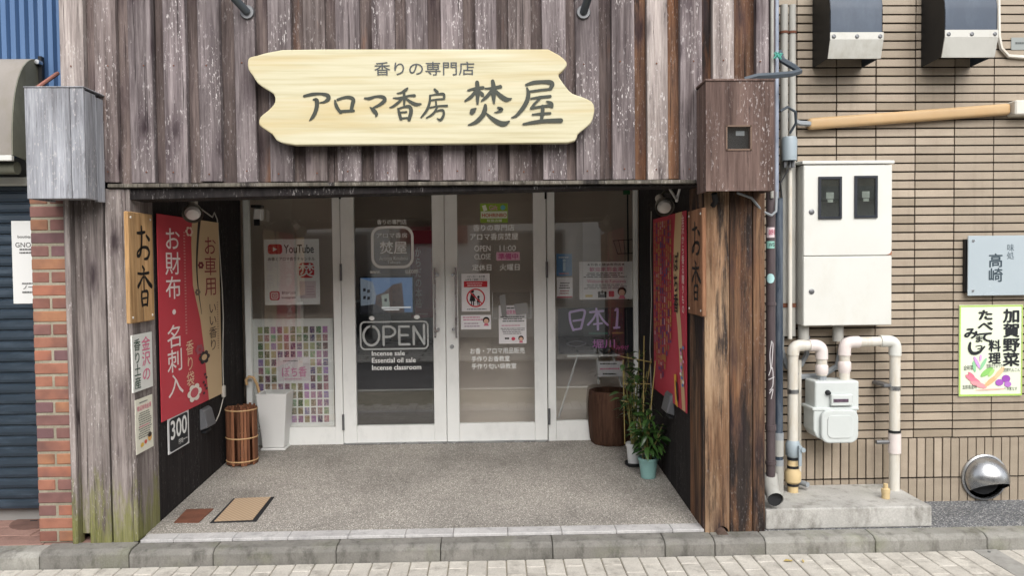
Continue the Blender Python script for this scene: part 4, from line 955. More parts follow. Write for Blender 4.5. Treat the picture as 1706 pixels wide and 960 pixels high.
# stickers and papers on the right door
YO = YD-.0+.0105
def girl(cx, cy, s_): return [('e', cx, cy, 9*s_, 9*s_, '#2a211f'), ('e', cx, cy+2.5*s_, 6.5*s_, 6.5*s_, '#e0b79f'), ('p', [(cx-7*s_, cy+15*s_), (cx-4*s_, cy+8*s_), (cx+4*s_, cy+8*s_), (cx+7*s_, cy+15*s_)], '#d9788e')]
pposter('green_sticker', 'small green sticker high on the right door', 'sticker', (800, 339, 846, 371), YO, '#8fae3f',
    [('r', 801, 352, 845, 364, '#d4dcc4'), ('t', 'HOHRINBO', 803, 355.5, 844, 361.5, .02, '#b8482f'), ('t', '取扱店舗', 811, 365, 836, 370, .01, '#e8e8d6'), ('p', [(803, 343), (809, 341), (812, 350), (806, 352)], '#e6ead8'), ('t', 'Gift', 815, 342, 829, 350, .01, '#d79ab0'), ('e', 838, 346, 4, 4, '#6ab0b8')], thick=.001)
pposter('pink_label', 'small pink label reading preparing on the right door', 'label', (827, 420, 866, 434), YO-.001, '#d9a9bd', [('t', '準備中', 830, 422, 863, 432.5, .02, '#c2588a')], thick=.001)
ns = [('t', 'ベビーカー・お子様', 778, 459, 808, 463, .005, '#444444'), ('t', '入店をご遠慮ください', 775, 464, 811, 467.5, .005, '#444444'), ('r', 773, 468.5, 812, 478.5, '#c8323c'), ('b', 776, 470, 809, 477.5, 2, '#ecc9c9')]
ring = [(792.5+14.5*math.cos(R(a)), 496.5+14.5*math.sin(R(a)), 2.2) for a in range(0, 361, 15)]
ns += [('e', 787, 485.5, 2.7, 2.9, '#1f1c1e'), ('p', [(784.5, 489), (789.5, 489), (792, 502), (782, 502)], '#1f1c1e'), ('r', 784.5, 502, 786.3, 509, '#1f1c1e'), ('r', 787.8, 502, 789.6, 509, '#1f1c1e'), ('e', 797, 495, 2.1, 2.2, '#1f1c1e'), ('p', [(795.4, 497.5), (798.6, 497.5), (800, 504), (794, 504)], '#1f1c1e'), ('r', 795.2, 504, 796.6, 508.5, '#1f1c1e'), ('r', 797.5, 504, 798.9, 508.5, '#1f1c1e'),
       ('s', [[(789.5, 491, 1.4), (795.5, 500, 1.4)]], '#1f1c1e'), ('s', [ring, [(782.5, 486.5, 2.0), (803, 506.5, 2.0)]], '#cf3f48'), ('b', 774, 514, 811, 517, 1, '#777777')]
pposter('no_children_notice', 'white notice with a red prohibition ring on the right door', 'notice', (769, 456, 816, 519), YO, '#ece9ea', ns, thick=.001)
pposter('pink_note', 'small white note with pink writing below the prohibition notice', 'notice', (768, 525, 818, 549), YO, '#ece9ea', [('b', 771, 527, 806, 535, 2, '#cf7f9b'), ('b', 771, 537, 801, 546, 2, '#b9a6b4')] + girl(810, 534, .62), thick=.001)
wn = lambda x0, y0, x1, y1: (x0, y0, x1, y1)
def welcome(box):
    a, b, c, d_ = box; W, Hh = c-a, d_-b; g = lambda u, v: (a+u*W, b+v*Hh)
    return [('b', a+.1*W, b+.04*Hh, a+.92*W, b+.1*Hh, 1, '#444444'), ('t', '歓迎來到金澤', a+.14*W, b+.12*Hh, a+.86*W, b+.23*Hh, .015, '#cf6f96'), ('b', a+.06*W, b+.27*Hh, a+.95*W, b+.44*Hh, 3, '#4c4a4c'), ('b', a+.1*W, b+.5*Hh, a+.9*W, b+.55*Hh, 1, '#cf8fa6'), ('b', a+.06*W, b+.58*Hh, a+.95*W, b+.76*Hh, 4, '#8a888a'),
            ('e', a+.25*W, b+.86*Hh, .04*W, .025*Hh, '#2a211f'), ('e', a+.33*W, b+.86*Hh, .04*W, .025*Hh, '#2a211f'), ('e', a+.52*W, b+.87*Hh, .07*W, .045*Hh, '#cf4f62')] + girl(a+.8*W, b+.86*Hh, .5)
pposter('tall_welcome_notice', 'tall white notice with a pink heading on the right door', 'notice', (831, 509, 877, 573), YO, '#ece9ea', welcome((831, 509, 877, 573)), thick=.001)
pk = pposter('clear_pocket', 'empty clear plastic pocket stuck to the right door', 'pocket', (820, 487, 885, 531), YO, 'clear_film', [], thick=.003)
items_to(pk, [('r', 0, 0, 1, 44, '#c9c9c6'), ('r', 64, 0, 65, 44, '#c9c9c6'), ('r', 0, 43, 65, 44, '#c9c9c6'), ('p', [(12, 6), (22, 3), (24, 40), (16, 41)], '#8d8c8a'), ('p', [(36, 20), (58, 18), (60, 36), (40, 38)], '#979694')], (0, 0, 65, 44), *at_box(820, 487, 885, 531, YO)[1:])
# right window
pposter('blue_flyer', 'narrow blue flyer in the right window', 'flyer', (927, 423, 953, 460), YI, '#5b8ab8', [('b', 930, 427, 950, 431, 1, '#dce6ee'), ('r', 938, 437, 942, 452, '#c3dbea'), ('e', 940, 434, 2.4, 2.4, '#c3dbea'), ('b', 929, 454, 951, 458, 1, '#c77a6a')], thick=.001)
pposter('white_leaflet', 'small white leaflet with a red foot below the blue flyer', 'leaflet', (927.5, 462, 954, 497), YI, '#ece9ea', [('r', 928, 494, 953.5, 496.6, '#b0343c'), ('b', 931, 470, 951, 482, 3, '#4a4646'), ('b', 931, 483, 951, 491, 2, '#b8646a')], thick=.001)
bxw = (965, 436, 1054, 499)
pposter('welcome_notice', 'wide white notice with a pink heading in the right window', 'notice', bxw, YI, '#ece9ea',
    [('t', '★お香と精油専売店★', 978, 438.5, 1041, 443, .005, '#333333'), ('t', '歓迎來到金澤', 982, 445, 1038, 452.5, .015, '#cf6f96'), ('b', 970, 454, 1048, 463, 3, '#4a484a'), ('t', 'Welcome to Kanazawa', 978, 465.5, 1043, 471.5, .01, '#cf7f9b'), ('b', 972, 473, 1048, 482, 3, '#8a888a'),
     ('r', 975, 491, 987, 495, '#d8c27a'), ('e', 998, 488, 2.5, 2.5, '#2a211f'), ('e', 1003, 487, 2.5, 2.5, '#2a211f'), ('e', 1008, 488, 2.5, 2.5, '#2a211f'), ('r', 996, 490, 1010, 496, '#3a3234'), ('q', 1014, 485, 1023, 495, 2, '#cf4f62')] + girl(1036, 486, .82), thick=.001)
nb_ = [[(145,447,9),(150,500,9),(168,552,10)], [(150,440,10),(235,430,10),(228,490,10),(215,542,10)], [(168,495,8),(222,488,8)], [(168,550,9),(215,543,9)],
       [(272,442,9),(352,435,10)], [(310,420,9),(318,480,10),(320,550,10)], [(310,448,8),(290,485,9),(258,520,9)], [(325,448,8),(350,490,9),(380,522,9)], [(295,517,8),(345,512,8)], [(428,432,8),(442,428,9),(435,540,11)], [(420,541,9),(452,539,9)]]
pposter('chalk_board', 'dark handwritten board on a white easel inside the right window', 'board', (930, 513, 1057, 590), YI+.10, '#232229',
    [('s', [[(x, y, w_*1.5) for x, y, w_ in st] for st in nb_], '#d3b9ec'), ('b', 255, 560, 390, 590, 1, '#2f6a5a'), ('b', 405, 562, 480, 585, 1, '#96794a'), ('t', '堀川', 285, 612, 425, 668, .02, '#c476c0'), ('t', 'みやげ', 432, 650, 510, 680, .02, '#c4569a'), ('s', [[(125,635,5),(185,620,5),(245,635,5),(185,655,5),(127,640,5)]], '#6f6a78')], src=(75, 415, 545, 702), thick=.012, base_name='panel')
ez = thing('easel', 'white metal easel legs below the dark handwritten board', 'easel', VY(980, 690, YI+.15))
for (a, b) in (((963, 590), (930, 698)), ((995, 592), (997, 640)), ((1020, 590), (1050, 690))): obj('leg', MB().tube([VY(*a, YI+.12), VY(*b, YI+.16)], .008, 8), 'white_plastic', ez, smooth=True)
obj('ledge', MB().box(VY(945, 591, YI+.09).x, VY(1032, 591, YI+.09).x, YI+.07, YI+.098, VY(980, 594, YI+.09).z, VY(980, 591, YI+.09).z), 'white_plastic', ez)
pposter('small_notice', 'small white notice with pink writing under the dark handwritten board', 'notice', (996, 602, 1037, 628), YI+.09, '#cfcdd0', [('b', 999, 604, 1034, 609, 1, '#444444'), ('b', 999, 612, 1034, 618, 1, '#cf7f9b'), ('b', 1003, 621, 1030, 626, 1, '#333333')], thick=.002)
# wire basket on a rack pole inside the right window
pb = thing('rack_pole', 'dark thin rack pole with clips inside the right window edge', 'pole', VY(1046, 440, YI+.12)); obj('pole', MB().tube([VY(1045.5, 320, YI+.12), VY(1047, 500, YI+.12)], .006, 8), 'black_metal', pb)
obj('tag', MB().box(VY(1038, 319, YI+.1).x, VY(1049, 319, YI+.1).x, YI+.09, YI+.1, VY(1044, 324, YI+.1).z, VY(1044, 315, YI+.1).z), prm('#2f7a4a'), pb)
wb = thing('wire_basket', 'small black wire basket hung on the rack pole', 'basket', VY(1040, 415, YI+.1))
T = [VY(x, y, yy) for x, y, yy in ((1022, 401, YI+.02), (1056, 399, YI+.02), (1056, 399, YI+.2), (1022, 401, YI+.2))]; Bm = [VY(x, y, yy) for x, y, yy in ((1029, 423, YI+.05), (1054, 422, YI+.05), (1054, 422, YI+.17), (1029, 423, YI+.17))]
mbw = MB().tube(T+[T[0]], .003, 6).tube(Bm+[Bm[0]], .003, 6)
for s0 in range(4):
    for t in (0, .25, .5, .75): mbw.tube([T[s0].lerp(T[(s0+1) % 4], t), Bm[s0].lerp(Bm[(s0+1) % 4], t)], .002, 5)
mbw.tube([Bm[0].lerp(Bm[3], .5), Bm[1].lerp(Bm[2], .5)], .003, 5); obj('wires', mbw, 'black_metal', wb)

# ================================================================== THINGS ON THE RECESS FLOOR
def on_floor(px, py):
    z = .17
    for _ in range(4): p = VZ(px, py, z); z = zf(p.y)
    return Vector((p.x, p.y, z))
# bamboo umbrella basket
b0 = on_floor(404, 772); s_ = (b0-CAM).dot(fw)/F; rb = 24*s_; hb = 96*s_
bk = thing('bamboo_basket', 'round brown bamboo slat basket standing against the black left wall', 'basket', b0)
ns_ = 30; sm = mesh_of(MB().box(-rb*.092, rb*.092, -.004, .004, 0, hb), 'slat', None, .0015); sm.materials.append(MATS['bamboo'])
for k in range(ns_):
    a = 2*math.pi*k/ns_
    if k in (22, 27): continue
    inst(sm, 'slat', bk, Matrix.Translation((rb*math.cos(a), rb*math.sin(a), random.uniform(-.002, .01))) @ Matrix.Rotation(a-math.pi/2+random.uniform(-.06, .06), 4, 'Z') @ Matrix.Scale(random.uniform(.96, 1.0), 4, (0, 0, 1)))
for zz in (.03, .47*hb, hb-.02):
    obj('hoop', MB().tube([(b0.x+(rb+.005)*math.cos(R(a)), b0.y+(rb+.005)*math.sin(R(a)), b0.z+zz) for a in range(0, 361, 15)], .0045, 6), 'ochre', bk, smooth=True)
obj('base', MB().lathe([(rb-.008, .005), (rb-.008, .02), (0, .02)], b0, 24), 'bamboo', bk)
# white umbrella stand
f0, f1, fb = on_floor(434, 752), on_floor(476, 751), on_floor(488, 738)
wd = f1.x-f0.x; dp = wd*.95; us = thing('umbrella_stand', 'tall white square tapered umbrella stand in front of the left window', 'umbrella stand', (f0.x+wd/2, f0.y+dp/2, f0.z))
s_ = (f0-CAM).dot(fw)/F; hh = 96*s_; ttw = 45*s_; cxm, cym = f0.x+wd/2-.0, f0.y+dp/2; zb_ = f0.z
def ring4(hw, z): return [(cxm-hw, cym-hw, z), (cxm+hw, cym-hw, z), (cxm+hw, cym+hw, z), (cxm-hw, cym+hw, z)]
h0, h1 = wd/2*.86, ttw/2*1.12
o4 = ring4(h0, zb_+.02)+ring4(h1, zb_+hh)+ring4(h1-.012, zb_+hh)+ring4(h0-.012, zb_+.035)
fs = []
for a in (0, 4, 8):
    for k in range(4): fs.append((a+k, a+(k+1) % 4, a+4+(k+1) % 4, a+4+k))
fs += [(3, 2, 1, 0), (12, 13, 14, 15)]
obj('body', MB().add(o4, fs), 'white_plastic', us, .004); obj('tray', MB().box(cxm-wd/2, cxm+wd/2, cym-wd/2, cym+wd/2, zb_, zb_+.018), 'white_plastic', us, .006)
um = thing('umbrella', 'umbrella with a bent cane handle leaning in the white stand', 'umbrella', (cxm, cym, zb_+.05))
top = VY(428, 645, cym); hk = [Vector((cxm+.03, cym+.04, zb_+.06)), VY(432, 655, cym), VY(428, 640, cym), VY(422, 629, cym), VY(415, 628, cym), VY(410, 633, cym), VY(411, 642, cym)]
obj('canopy', MB().tube([hk[0], hk[0].lerp(hk[1], .9)], [.012, .03], 10), 'interior_dark', um, smooth=True); obj('handle', MB().tube(hk[1:], .011, 10), 'ochre', um, smooth=True)
# hollow log planter
c0 = on_floor(1018, 738); s_ = (c0-CAM).dot(fw)/F; rl = 36*s_; hl = 88*s_
c0.y += .02
lg = thing('log_planter', 'hollow dark brown log planter in the right corner of the recess', 'planter', c0)
prof = [(rl*.86, 0), (rl*.93, hl*.08), (rl*1.0, hl*.4), (rl*1.01, hl*.75), (rl*.96, hl*.97), (rl*.94, hl), (rl*.84, hl), (rl*.84, hl*.75), (0, hl*.72)]
mbl = MB().lathe(prof, c0, 40); mbl.v = [(c0.x+(x-c0.x)*(1+.03*math.sin(9*math.atan2(y-c0.y, x-c0.x))), c0.y+(y-c0.y)*(1+.03*math.sin(9*math.atan2(y-c0.y, x-c0.x))), z) for x, y, z in mbl.v]
obj('shell', mbl, 'log_bark', lg, smooth=True)
# potted plants
def leafmesh(nm, L, W, m_):
    vs_ = []; fs = []
    n_ = 5
    for k in range(n_+1):
        t = k/n_; wv = W*math.sin(math.pi*min(1, t*.92+.06))**.8; dr = -.35*L*t*t
        vs_ += [(-wv/2, t*L, dr+.12*wv), (0, t*L, dr), (wv/2, t*L, dr+.12*wv)]
    for k in range(n_):
        a = k*3; fs += [(a, a+1, a+4, a+3), (a+1, a+2, a+5, a+4)]
    me_ = mesh_of(MB().add(vs_, fs), nm, None, 0, True); me_.materials.append(MATS[m_]); return me_
def plant(label, base, pr, ph, potm, stems, nleaf, L, W, m_, spread, stakes, saucer=False):
    t = thing('potted_plant', label, 'plant', base, 0, 'potted plants by the log planter')
    p = MB().lathe([(pr*.72, .0), (pr*.95, ph*.86), (pr*1.04, ph*.87), (pr*1.05, ph), (pr*.93, ph), (pr*.9, ph*.86)], base, 28); obj('pot', p, potm, t, smooth=True)
    obj('soil', MB().lathe([(pr*.88, ph*.80), (pr*.88, ph*.88), (0, ph*.90)], base, 20), 'soil', t)
    if saucer: obj('saucer', MB().lathe([(pr*.9, -.006), (pr*1.15, .004), (pr*1.18, .02), (pr*1.12, .02), (pr*.9, -.001), (0, -.001)], (base.x, base.y, base.z+.006), 28), 'black_rubber', t, smooth=True)
    lm = leafmesh('leaf', L, W, m_); o_ = WX[t.name].inverted()
    paths = []
    for (dx_, dy_, hz_) in stems:
        q = [base+Vector((dx_*.15, dy_*.15, ph*.85)), base+Vector((dx_*.5, dy_*.4, ph+hz_*.5)), base+Vector((dx_, dy_, ph+hz_))]
        obj('stem', MB().tube(q, [.007, .005, .003], 7), 'stem', t, smooth=True); paths.append(q)
    for a_, b_ in stakes: obj('stake', MB().tube([a_, b_], .0035, 6), 'stake', t)
    for k in range(nleaf):
        q = random.choice(paths); tt = random.uniform(.25, 1.02)
        p_ = q[0].lerp(q[1], tt*2) if tt < .5 else q[1].lerp(q[2], tt*2-1)
        az = random.uniform(0, 2*math.pi); el = random.uniform(-.45, .7)
        p_ = p_+Vector((math.cos(az), math.sin(az), 0))*random.uniform(0, spread)+Vector((0, 0, random.uniform(-.02, .02)))
        inst(lm, 'leaf', t, o_ @ Matrix.Translation(p_) @ Matrix.Rotation(az-math.pi/2, 4, 'Z') @ Matrix.Rotation(el, 4, 'X') @ Matrix.Rotation(random.uniform(-.5, .5), 4, 'Y') @ Matrix.Diagonal((random.uniform(.6, 1.15), random.uniform(.6, 1.2), random.uniform(.2, 2.0), 1)))
    return t
pb_ = on_floor(1056, 776); s_ = (pb_-CAM).dot(fw)/F
Yb = pb_.y
st1 = [(VY(1041, 740, Yb), VY(1038, 600, Yb)), (VY(1060, 742, Yb), VY(1085, 598, Yb)), (VY(1072, 742, Yb), VY(1073, 590, Yb+.1)), (VY(1034, 594, Yb-.02), VY(1086, 604, Yb-.02)), (VY(1037, 640, Yb-.03), VY(1083, 640, Yb-.03)), (VY(1035, 668, Yb-.03), VY(1075, 676, Yb-.03))]
plant('tall climbing pot plant on thin stakes in a white pot', pb_, 13*s_, 38*s_, 'pot_white', [(-.07, 0, .55), (-.03, .05, .62), (.05, .03, .64), (.09, -.03, .5), (.0, -.04, .45), (-.06, .02, .35)], 120, .075, .032, 'leaf_dark', .045, st1, True)
pf_ = on_floor(1080, 796); s_ = (pf_-CAM).dot(fw)/F; Yb = pf_.y
plant('bushy leafy pot plant in a small pale green pot', pf_, 16.5*s_, 34*s_, 'pot_green', [(-.06, 0, .26), (.02, .03, .34), (.10, 0, .22), (-.02, -.05, .2), (.07, -.05, .16), (.0, .02, .30)], 100, .09, .036, 'leaf_mat', .035, [(VY(1075, 775, Yb), VY(1092, 602, Yb)), (VY(1071, 770, Yb), VY(1073, 560, Yb+.25))])
# floor hatches
def quad_on_floor(pts, lift, th): 
    q = [on_floor(*p) for p in pts]; return MB().hexa([v+Vector((0, 0, lift-th)) for v in q]+[v+Vector((0, 0, lift)) for v in q])
rp = thing('rust_plate', 'small rusty square plate let into the recess floor', 'plate', on_floor(320, 862)); obj('plate', quad_on_floor([(290, 872), (331, 872), (356, 849), (311, 850)], .004, .006), 'rust', rp)
ht = thing('floor_hatch', 'tan floor hatch with a black frame near the front of the recess', 'hatch', on_floor(400, 850))
obj('frame', quad_on_floor([(350, 872.5), (427, 870), (457, 829.5), (389, 832)], .004, .008), 'black_rubber', ht)
obj('lid', quad_on_floor([(357, 871), (421, 868.5), (451, 830.5), (392, 833)], .0075, .003), 'hatch_plate', ht)
# round drain under the right post
v = VY(1205, 886, -.03); dp_ = thing('clay_drain', 'short rounded drain pipe end under the right post', 'drain', v); obj('pipe', MB().tube([(nx_, .05, zr+.008), (nx_, -.05, zr-.004)], [.030, .031], 18), mat('clay', '#5d4d45', .6, .2), dp_, smooth=True)

# ================================================================== THINGS ON THE TILED WALL
def hood(label, xs0, xf0, xf1, yt_l, yb_l):
    D0 = VY(xs0, 60, YT).x; yf = None
    X0 = D0; d_ray = ray(xf0, 60); yf = CAM.y+(X0/d_ray.x)*d_ray.y
    X1 = VY(xf1, 60, yf).x; zl_t = VY((xf0+xf1)/2, yt_l, yf).z; zl_b = VY((xf0+xf1)/2, yb_l, yf).z; zt = 3.18
    t = thing('vent_hood', label, 'vent hood', ((X0+X1)/2, YT, zl_b), 0, 'vent hoods on the tiled wall')
    R_ = YT-yf-.01
    prof = [(YT-.006, zt)]+[(YT-.006-R_*math.sin(R(a)), zt-.20+.20*math.cos(R(a))) for a in range(10, 91, 10)]+[(yf+.004, zl_t)]
    n = len(prof); obj('shell', MB().add([(X0, y, z) for y, z in prof]+[(X1, y, z) for y, z in prof], [(i, i+n, i+1+n, i+1) for i in range(n-1)]), 'hood_blue', t, smooth=True)
    pside = prof+[(yf+.03, zl_b+.004), (YT-.006, zl_b+.0)]
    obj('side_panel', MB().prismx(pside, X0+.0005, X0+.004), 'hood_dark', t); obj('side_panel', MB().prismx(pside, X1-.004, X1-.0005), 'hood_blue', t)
    lip = obj('lip', MB().prismx([(yf-.004, zl_t+.012), (yf-.004, zl_t-.028), (yf+.028, zl_b), (yf+.036, zl_b), (yf+.003, zl_t-.025), (yf+.003, zl_t+.012)], X0-.002, X1+.002), 'hood_lip', t)
    for q in (.06, .5, .94): obj('rivet', MB().lathe([(0, .005), (.006, .005), (.012, .002), (.012, 0)], (X0+(X1-X0)*q, yf-.004, zl_t-.012), 12, 'y'), 'steel_dark', lip)
hood('blue grey vent hood with white lip, nearer the shop', 1352.7, 1383.4, 1471, 57, 95); hood('blue grey vent hood with white lip, at the right edge of the photo', 1533.6, 1574.5, 1662, 53, 93)
# tan duct
YC = YT-.05; td = thing('tan_duct', 'long slanting tan cable duct across the tiled wall', 'duct', VY(1510, 195, YC))
a, b = VY(1347, 206, YC), VY(1684, 181, YC); h = 9.6*sc(1500, 190, YC)
obj('cover', MB().hexa([(a.x, YC-.01, a.z-h), (b.x, YC-.01, b.z-h), (b.x, YC+.04, b.z-h), (a.x, YC+.04, a.z-h), (a.x, YC-.01, a.z+h), (b.x, YC-.01, b.z+h), (b.x, YC+.04, b.z+h), (a.x, YC+.04, a.z+h)]), 'tan_duct', td, .020, seg=4, smooth=True)
obj('end_fitting', MB().box(b.x+.002, b.x+.16, YC-.04, YC+.045, b.z-h*1.25, b.z+h*1.3), 'cream_pipe', td, .008)
wh = cord('duct_cable', 'thick grey cable curving into the left end of the tan duct', [VY(1298, 165, YC), VY(1303, 182, YC), VY(1315, 198, YC), VY(1332, 205, YC), VY(1350, 206, YC)], .016, 'grey_plastic', 'cable')
cord('cream_conduit', 'thin cream conduit curving beside the right vent hood', [VY(1663, -20, YT-.02), VY(1664, 60, YT-.02), VY(1668, 80, YT-.02), VY(1680, 93, YT-.02), VY(1720, 96, YT-.02)], .012, 'cream_pipe', 'conduit')
pposter('number_plate', 'small grey metal plate on the tiled wall at the right edge', 'plate', (1684.5, 62, 1720, 82.5), YT-.008, '#8f9492', [('b', 1690, 68, 1716, 75, 1, '#5a5f5e')], thick=.004)
# white meter cabinet
X0 = VY(1320.7, 400, YT).x; d_ray = ray(1338.5, 400); yf = CAM.y+(X0/d_ray.x)*d_ray.y; X1 = VY(1486.4, 400, yf).x
zc_t, zc_m, zc_b = VY(1412, 274, yf).z, VY(1412, 426.5, yf).z, VY(1412, 542.5, yf).z
cab = thing('meter_cabinet', 'white metal meter cabinet with two dark windows on the tiled wall', 'cabinet', ((X0+X1)/2, YT, zc_b))
obj('body', MB().box(X0, X1, yf+.014, YT-.006, zc_b+.002, zc_t), 'white_paint', cab, .004)
obj('roof', MB().hexa([(X0-.01, yf-.008, zc_t+.002), (X1+.01, yf-.008, zc_t+.002), (X1+.01, YT-.006, zc_t+.012), (X0-.01, YT-.006, zc_t+.012), (X0-.01, yf-.008, zc_t+.022), (X1+.01, yf-.008, zc_t+.022), (X1+.01, YT-.006, zc_t+.036), (X0-.01, YT-.006, zc_t+.036)]), 'white_paint', cab, .004)
d1 = obj('door', MB().box(X0+.001, X1-.001, yf, yf+.013, zc_m+.002, zc_t-.002), 'white_paint', cab, .004); d2 = obj('door', MB().box(X0+.001, X1-.001, yf, yf+.013, zc_b, zc_m-.002), 'white_paint', cab, .004)
for d_, q in ((d1, (1352, 353)), (d2, (1352, 486))): v = VY(*q, yf); obj('lock', MB().lathe([(0, .006), (.009, .006), (.016, .003), (.016, 0)], (v.x, yf, v.z), 18, 'y'), 'steel_dark', d_, smooth=True)
for (a, b, c_, e_) in ((1363, 294.6, 1401.5, 364.7), (1423, 293, 1461, 363)):
    p, q = VY(a, b, yf), VY(c_, e_, yf); w_ = .014
    wf = obj('window', MB().box(p.x, p.x+w_, yf-.010, yf-.0005, q.z, p.z).box(q.x-w_, q.x, yf-.010, yf-.0005, q.z, p.z).box(p.x+w_, q.x-w_, yf-.010, yf-.0005, q.z, q.z+w_).box(p.x+w_, q.x-w_, yf-.010, yf-.0005, p.z-w_, p.z), mat('window_navy', '#23272f', .4, .1), cab)
    obj('meter', MB().box(p.x+w_, q.x-w_, yf-.002, yf-.0006, q.z+w_, p.z-w_), mat('meter_dark', '#171d17', .5, .4, 18), wf)
    xm = (p.x+q.x)/2; zm_ = (p.z+q.z)/2
    obj('meter_dial', MB().box(xm-.022, xm+.022, yf-.0036, yf-.0022, zm_-.005, zm_+.032).box(xm-.014, xm+.018, yf-.0036, yf-.0022, zm_-.026, zm_-.008), mat('dial_grey', '#8c948c', .5, .2, 40), wf)
    obj('pane', MB().box(p.x+w_, q.x-w_, yf-.0075, yf-.0055, q.z+w_, p.z-w_), 'glass', wf)
v = VY(1483, 421, yf); obj('rust_spot', MB().prism([(X1-.035, zc_m+.0035), (X1-.003, zc_m+.004), (X1-.003, zc_m+.03), (X1-.012, zc_m+.012)], yf-.0008, yf-.0002), mat('rust_edge', '#a0694f', .85, .3, 40), d1)
for q in (1342, 1400): v = VY(q, 545, yf+.05); obj('cable_gland', MB().tube([(v.x, yf+.08, zc_b+.001), (v.x, yf+.08, zc_b-.10)], .031, 16), 'grey_conduit', cab, smooth=True)
# glazed name plate
bx = (1612, 392.5, 1722, 492.5); YP = YT-.05; c, w_, h_ = at_box(*bx, YP)
np_ = thing('glass_name_plate', 'square pale blue glass name plate on stand-off bolts on the tiled wall', 'sign', c)
obj('back_plate', MB().box(-w_/2-.005, w_/2-.01, .02, .045, -h_/2+.02, h_/2-.02), 'black_metal', np_, local=True)
obj('glass_plate', MB().box(-w_/2, w_/2, 0, .010, -h_/2, h_/2), mat('frosted_blue', '#aab5bb', .25, .03, 2, bump=0, spec=.5), np_, .002, local=True)
items_to(np_, [('v', '高崎', 250, 135, 66, 78, .02, '#3d4a52'), ('v', '味処', 328, 85, 34, 42, .0, '#56636b')], (105, 40, 448, 360), w_, h_, -.001)
for sx in (-1, 1):
    for sz in (-1, 1): obj('bolt', MB().lathe([(0, .006), (.006, .006), (.008, 0)], (sx*(w_/2-.03), 0, sz*(h_/2-.03)), 12, 'y'), 'steel', np_, local=True)
# vegetable poster
def blob(cx, cy, rx, ry, rot, col, n=14):
    c_, s__ = math.cos(R(rot)), math.sin(R(rot)); return ('p', [(cx+rx*math.cos(2*math.pi*k/n)*c_-ry*math.sin(2*math.pi*k/n)*s__, cy+rx*math.cos(2*math.pi*k/n)*s__+ry*math.sin(2*math.pi*k/n)*c_) for k in range(n)], col)
IK = '#26282c'
vp = [('r', 60, 412, 400, 420, '#a9c860'), ('r', 52, 412, 60, 892, '#a9c860'), ('r', 52, 884, 402, 893, '#a9c860'), ('r', 396, 412, 402, 892, '#a9c860'),
      ('v', '加賀野菜', 340, 432, 80, 77, .035, IK), ('v', '料理', 248, 595, 58, 66, .03, IK), ('v', 'たべて', 195, 435, 74, 58, .045, IK), ('v', 'み', 118, 528, 72, 62, .045, IK), ('v', 'まっ', 160, 572, 44, 38, .03, IK),
      ('s', [[(112, 610, 12), (108, 640, 18), (125, 664, 18), (160, 660, 16), (192, 630, 8)]], IK),
      blob(150, 715, 38, 9, 62, '#c99ad0'), blob(185, 722, 36, 9, 120, '#8fc79a'), blob(135, 735, 30, 9, 80, '#8fc79a'), blob(170, 690, 18, 7, 95, '#d9a6d4'), blob(205, 765, 40, 15, -35, '#8cc46c'), blob(230, 770, 26, 10, -50, '#a5d07c'),
      blob(130, 805, 50, 15, 30, '#dd7f92'), blob(160, 832, 48, 14, 18, '#e09aa0'), blob(120, 780, 24, 8, 40, '#d9778c'), blob(230, 812, 46, 13, -38, '#e2b184'), blob(275, 770, 40, 13, -48, '#e6bf96'),
      blob(275, 822, 22, 18, 0, '#a25cb4'), blob(312, 802, 24, 20, 10, '#9650ac'), blob(322, 832, 20, 15, 0, '#b074c0'), blob(225, 858, 85, 4, -2, '#e8b4a8'),
      ('t', '金時草', 77, 728, 128, 755, .0, IK), ('t', '加賀太きゅうり', 202, 722, 290, 745, .0, IK), ('t', '加賀れんこん', 296, 745, 388, 766, .0, IK), ('t', '五郎島金時', 70, 832, 150, 855, .0, IK), ('t', 'ヘタ紫なす', 300, 845, 374, 866, .0, IK)]
pposter('vegetable_poster', 'pale green poster of painted vegetables and brush writing on the tiled wall', 'poster', (1597, 508, 1704, 661), YT-.012, '#dfe6cf', vp, src=(52, 410, 402, 895), thick=.006)
# steel vent cap
c = VY(1641, 796, YT-.02); r_ = 37*sc(1640, 795, YT-.05); vc = thing('round_vent', 'domed stainless steel round vent cap low on the tiled wall', 'vent', c)
obj('flange', MB().lathe([(r_*1.05, 0), (r_*1.05, .014), (r_*.97, .018), (r_*.95, 0)], (c.x, YT-.005, c.z), 40, 'y'), 'steel', vc, smooth=True)
vs_, fs = [], []
nu, nv = 32, 12
for j in range(nv+1):
    ph = j/nv*math.pi/2
    for i in range(nu):
        a = 2*math.pi*i/nu; vs_.append((c.x+r_*.95*math.cos(ph)*math.cos(a)+.02*math.sin(ph), YT-.018-r_*.85*math.sin(ph), c.z+r_*.95*math.cos(ph)*math.sin(a)-.012*math.sin(ph)))
for j in range(nv):
    for i in range(nu): fs.append((j*nu+i, j*nu+(i+1) % nu, (j+1)*nu+(i+1) % nu, (j+1)*nu+i))
dm = obj('dome', MB().add(vs_, fs), 'steel', vc, smooth=True); bm = bmesh.new(); bm.from_mesh(dm.data); off_ = WX[vc.name].inverted()
bmesh.ops.bisect_plane(bm, geom=bm.verts[:]+bm.edges[:]+bm.faces[:], plane_co=off_ @ Vector((c.x+.01, YT-.018-r_*.6, c.z-.22*r_)), plane_no=Vector((.04, -.52, -.85)), clear_outer=True); bm.to_mesh(dm.data); bm.free()
obj('duct_mouth', MB().lathe([(r_*.8, 0), (r_*.8, .004), (0, .004)], (c.x, YT-.005, c.z), 28, 'y'), 'black_rubber', vc)
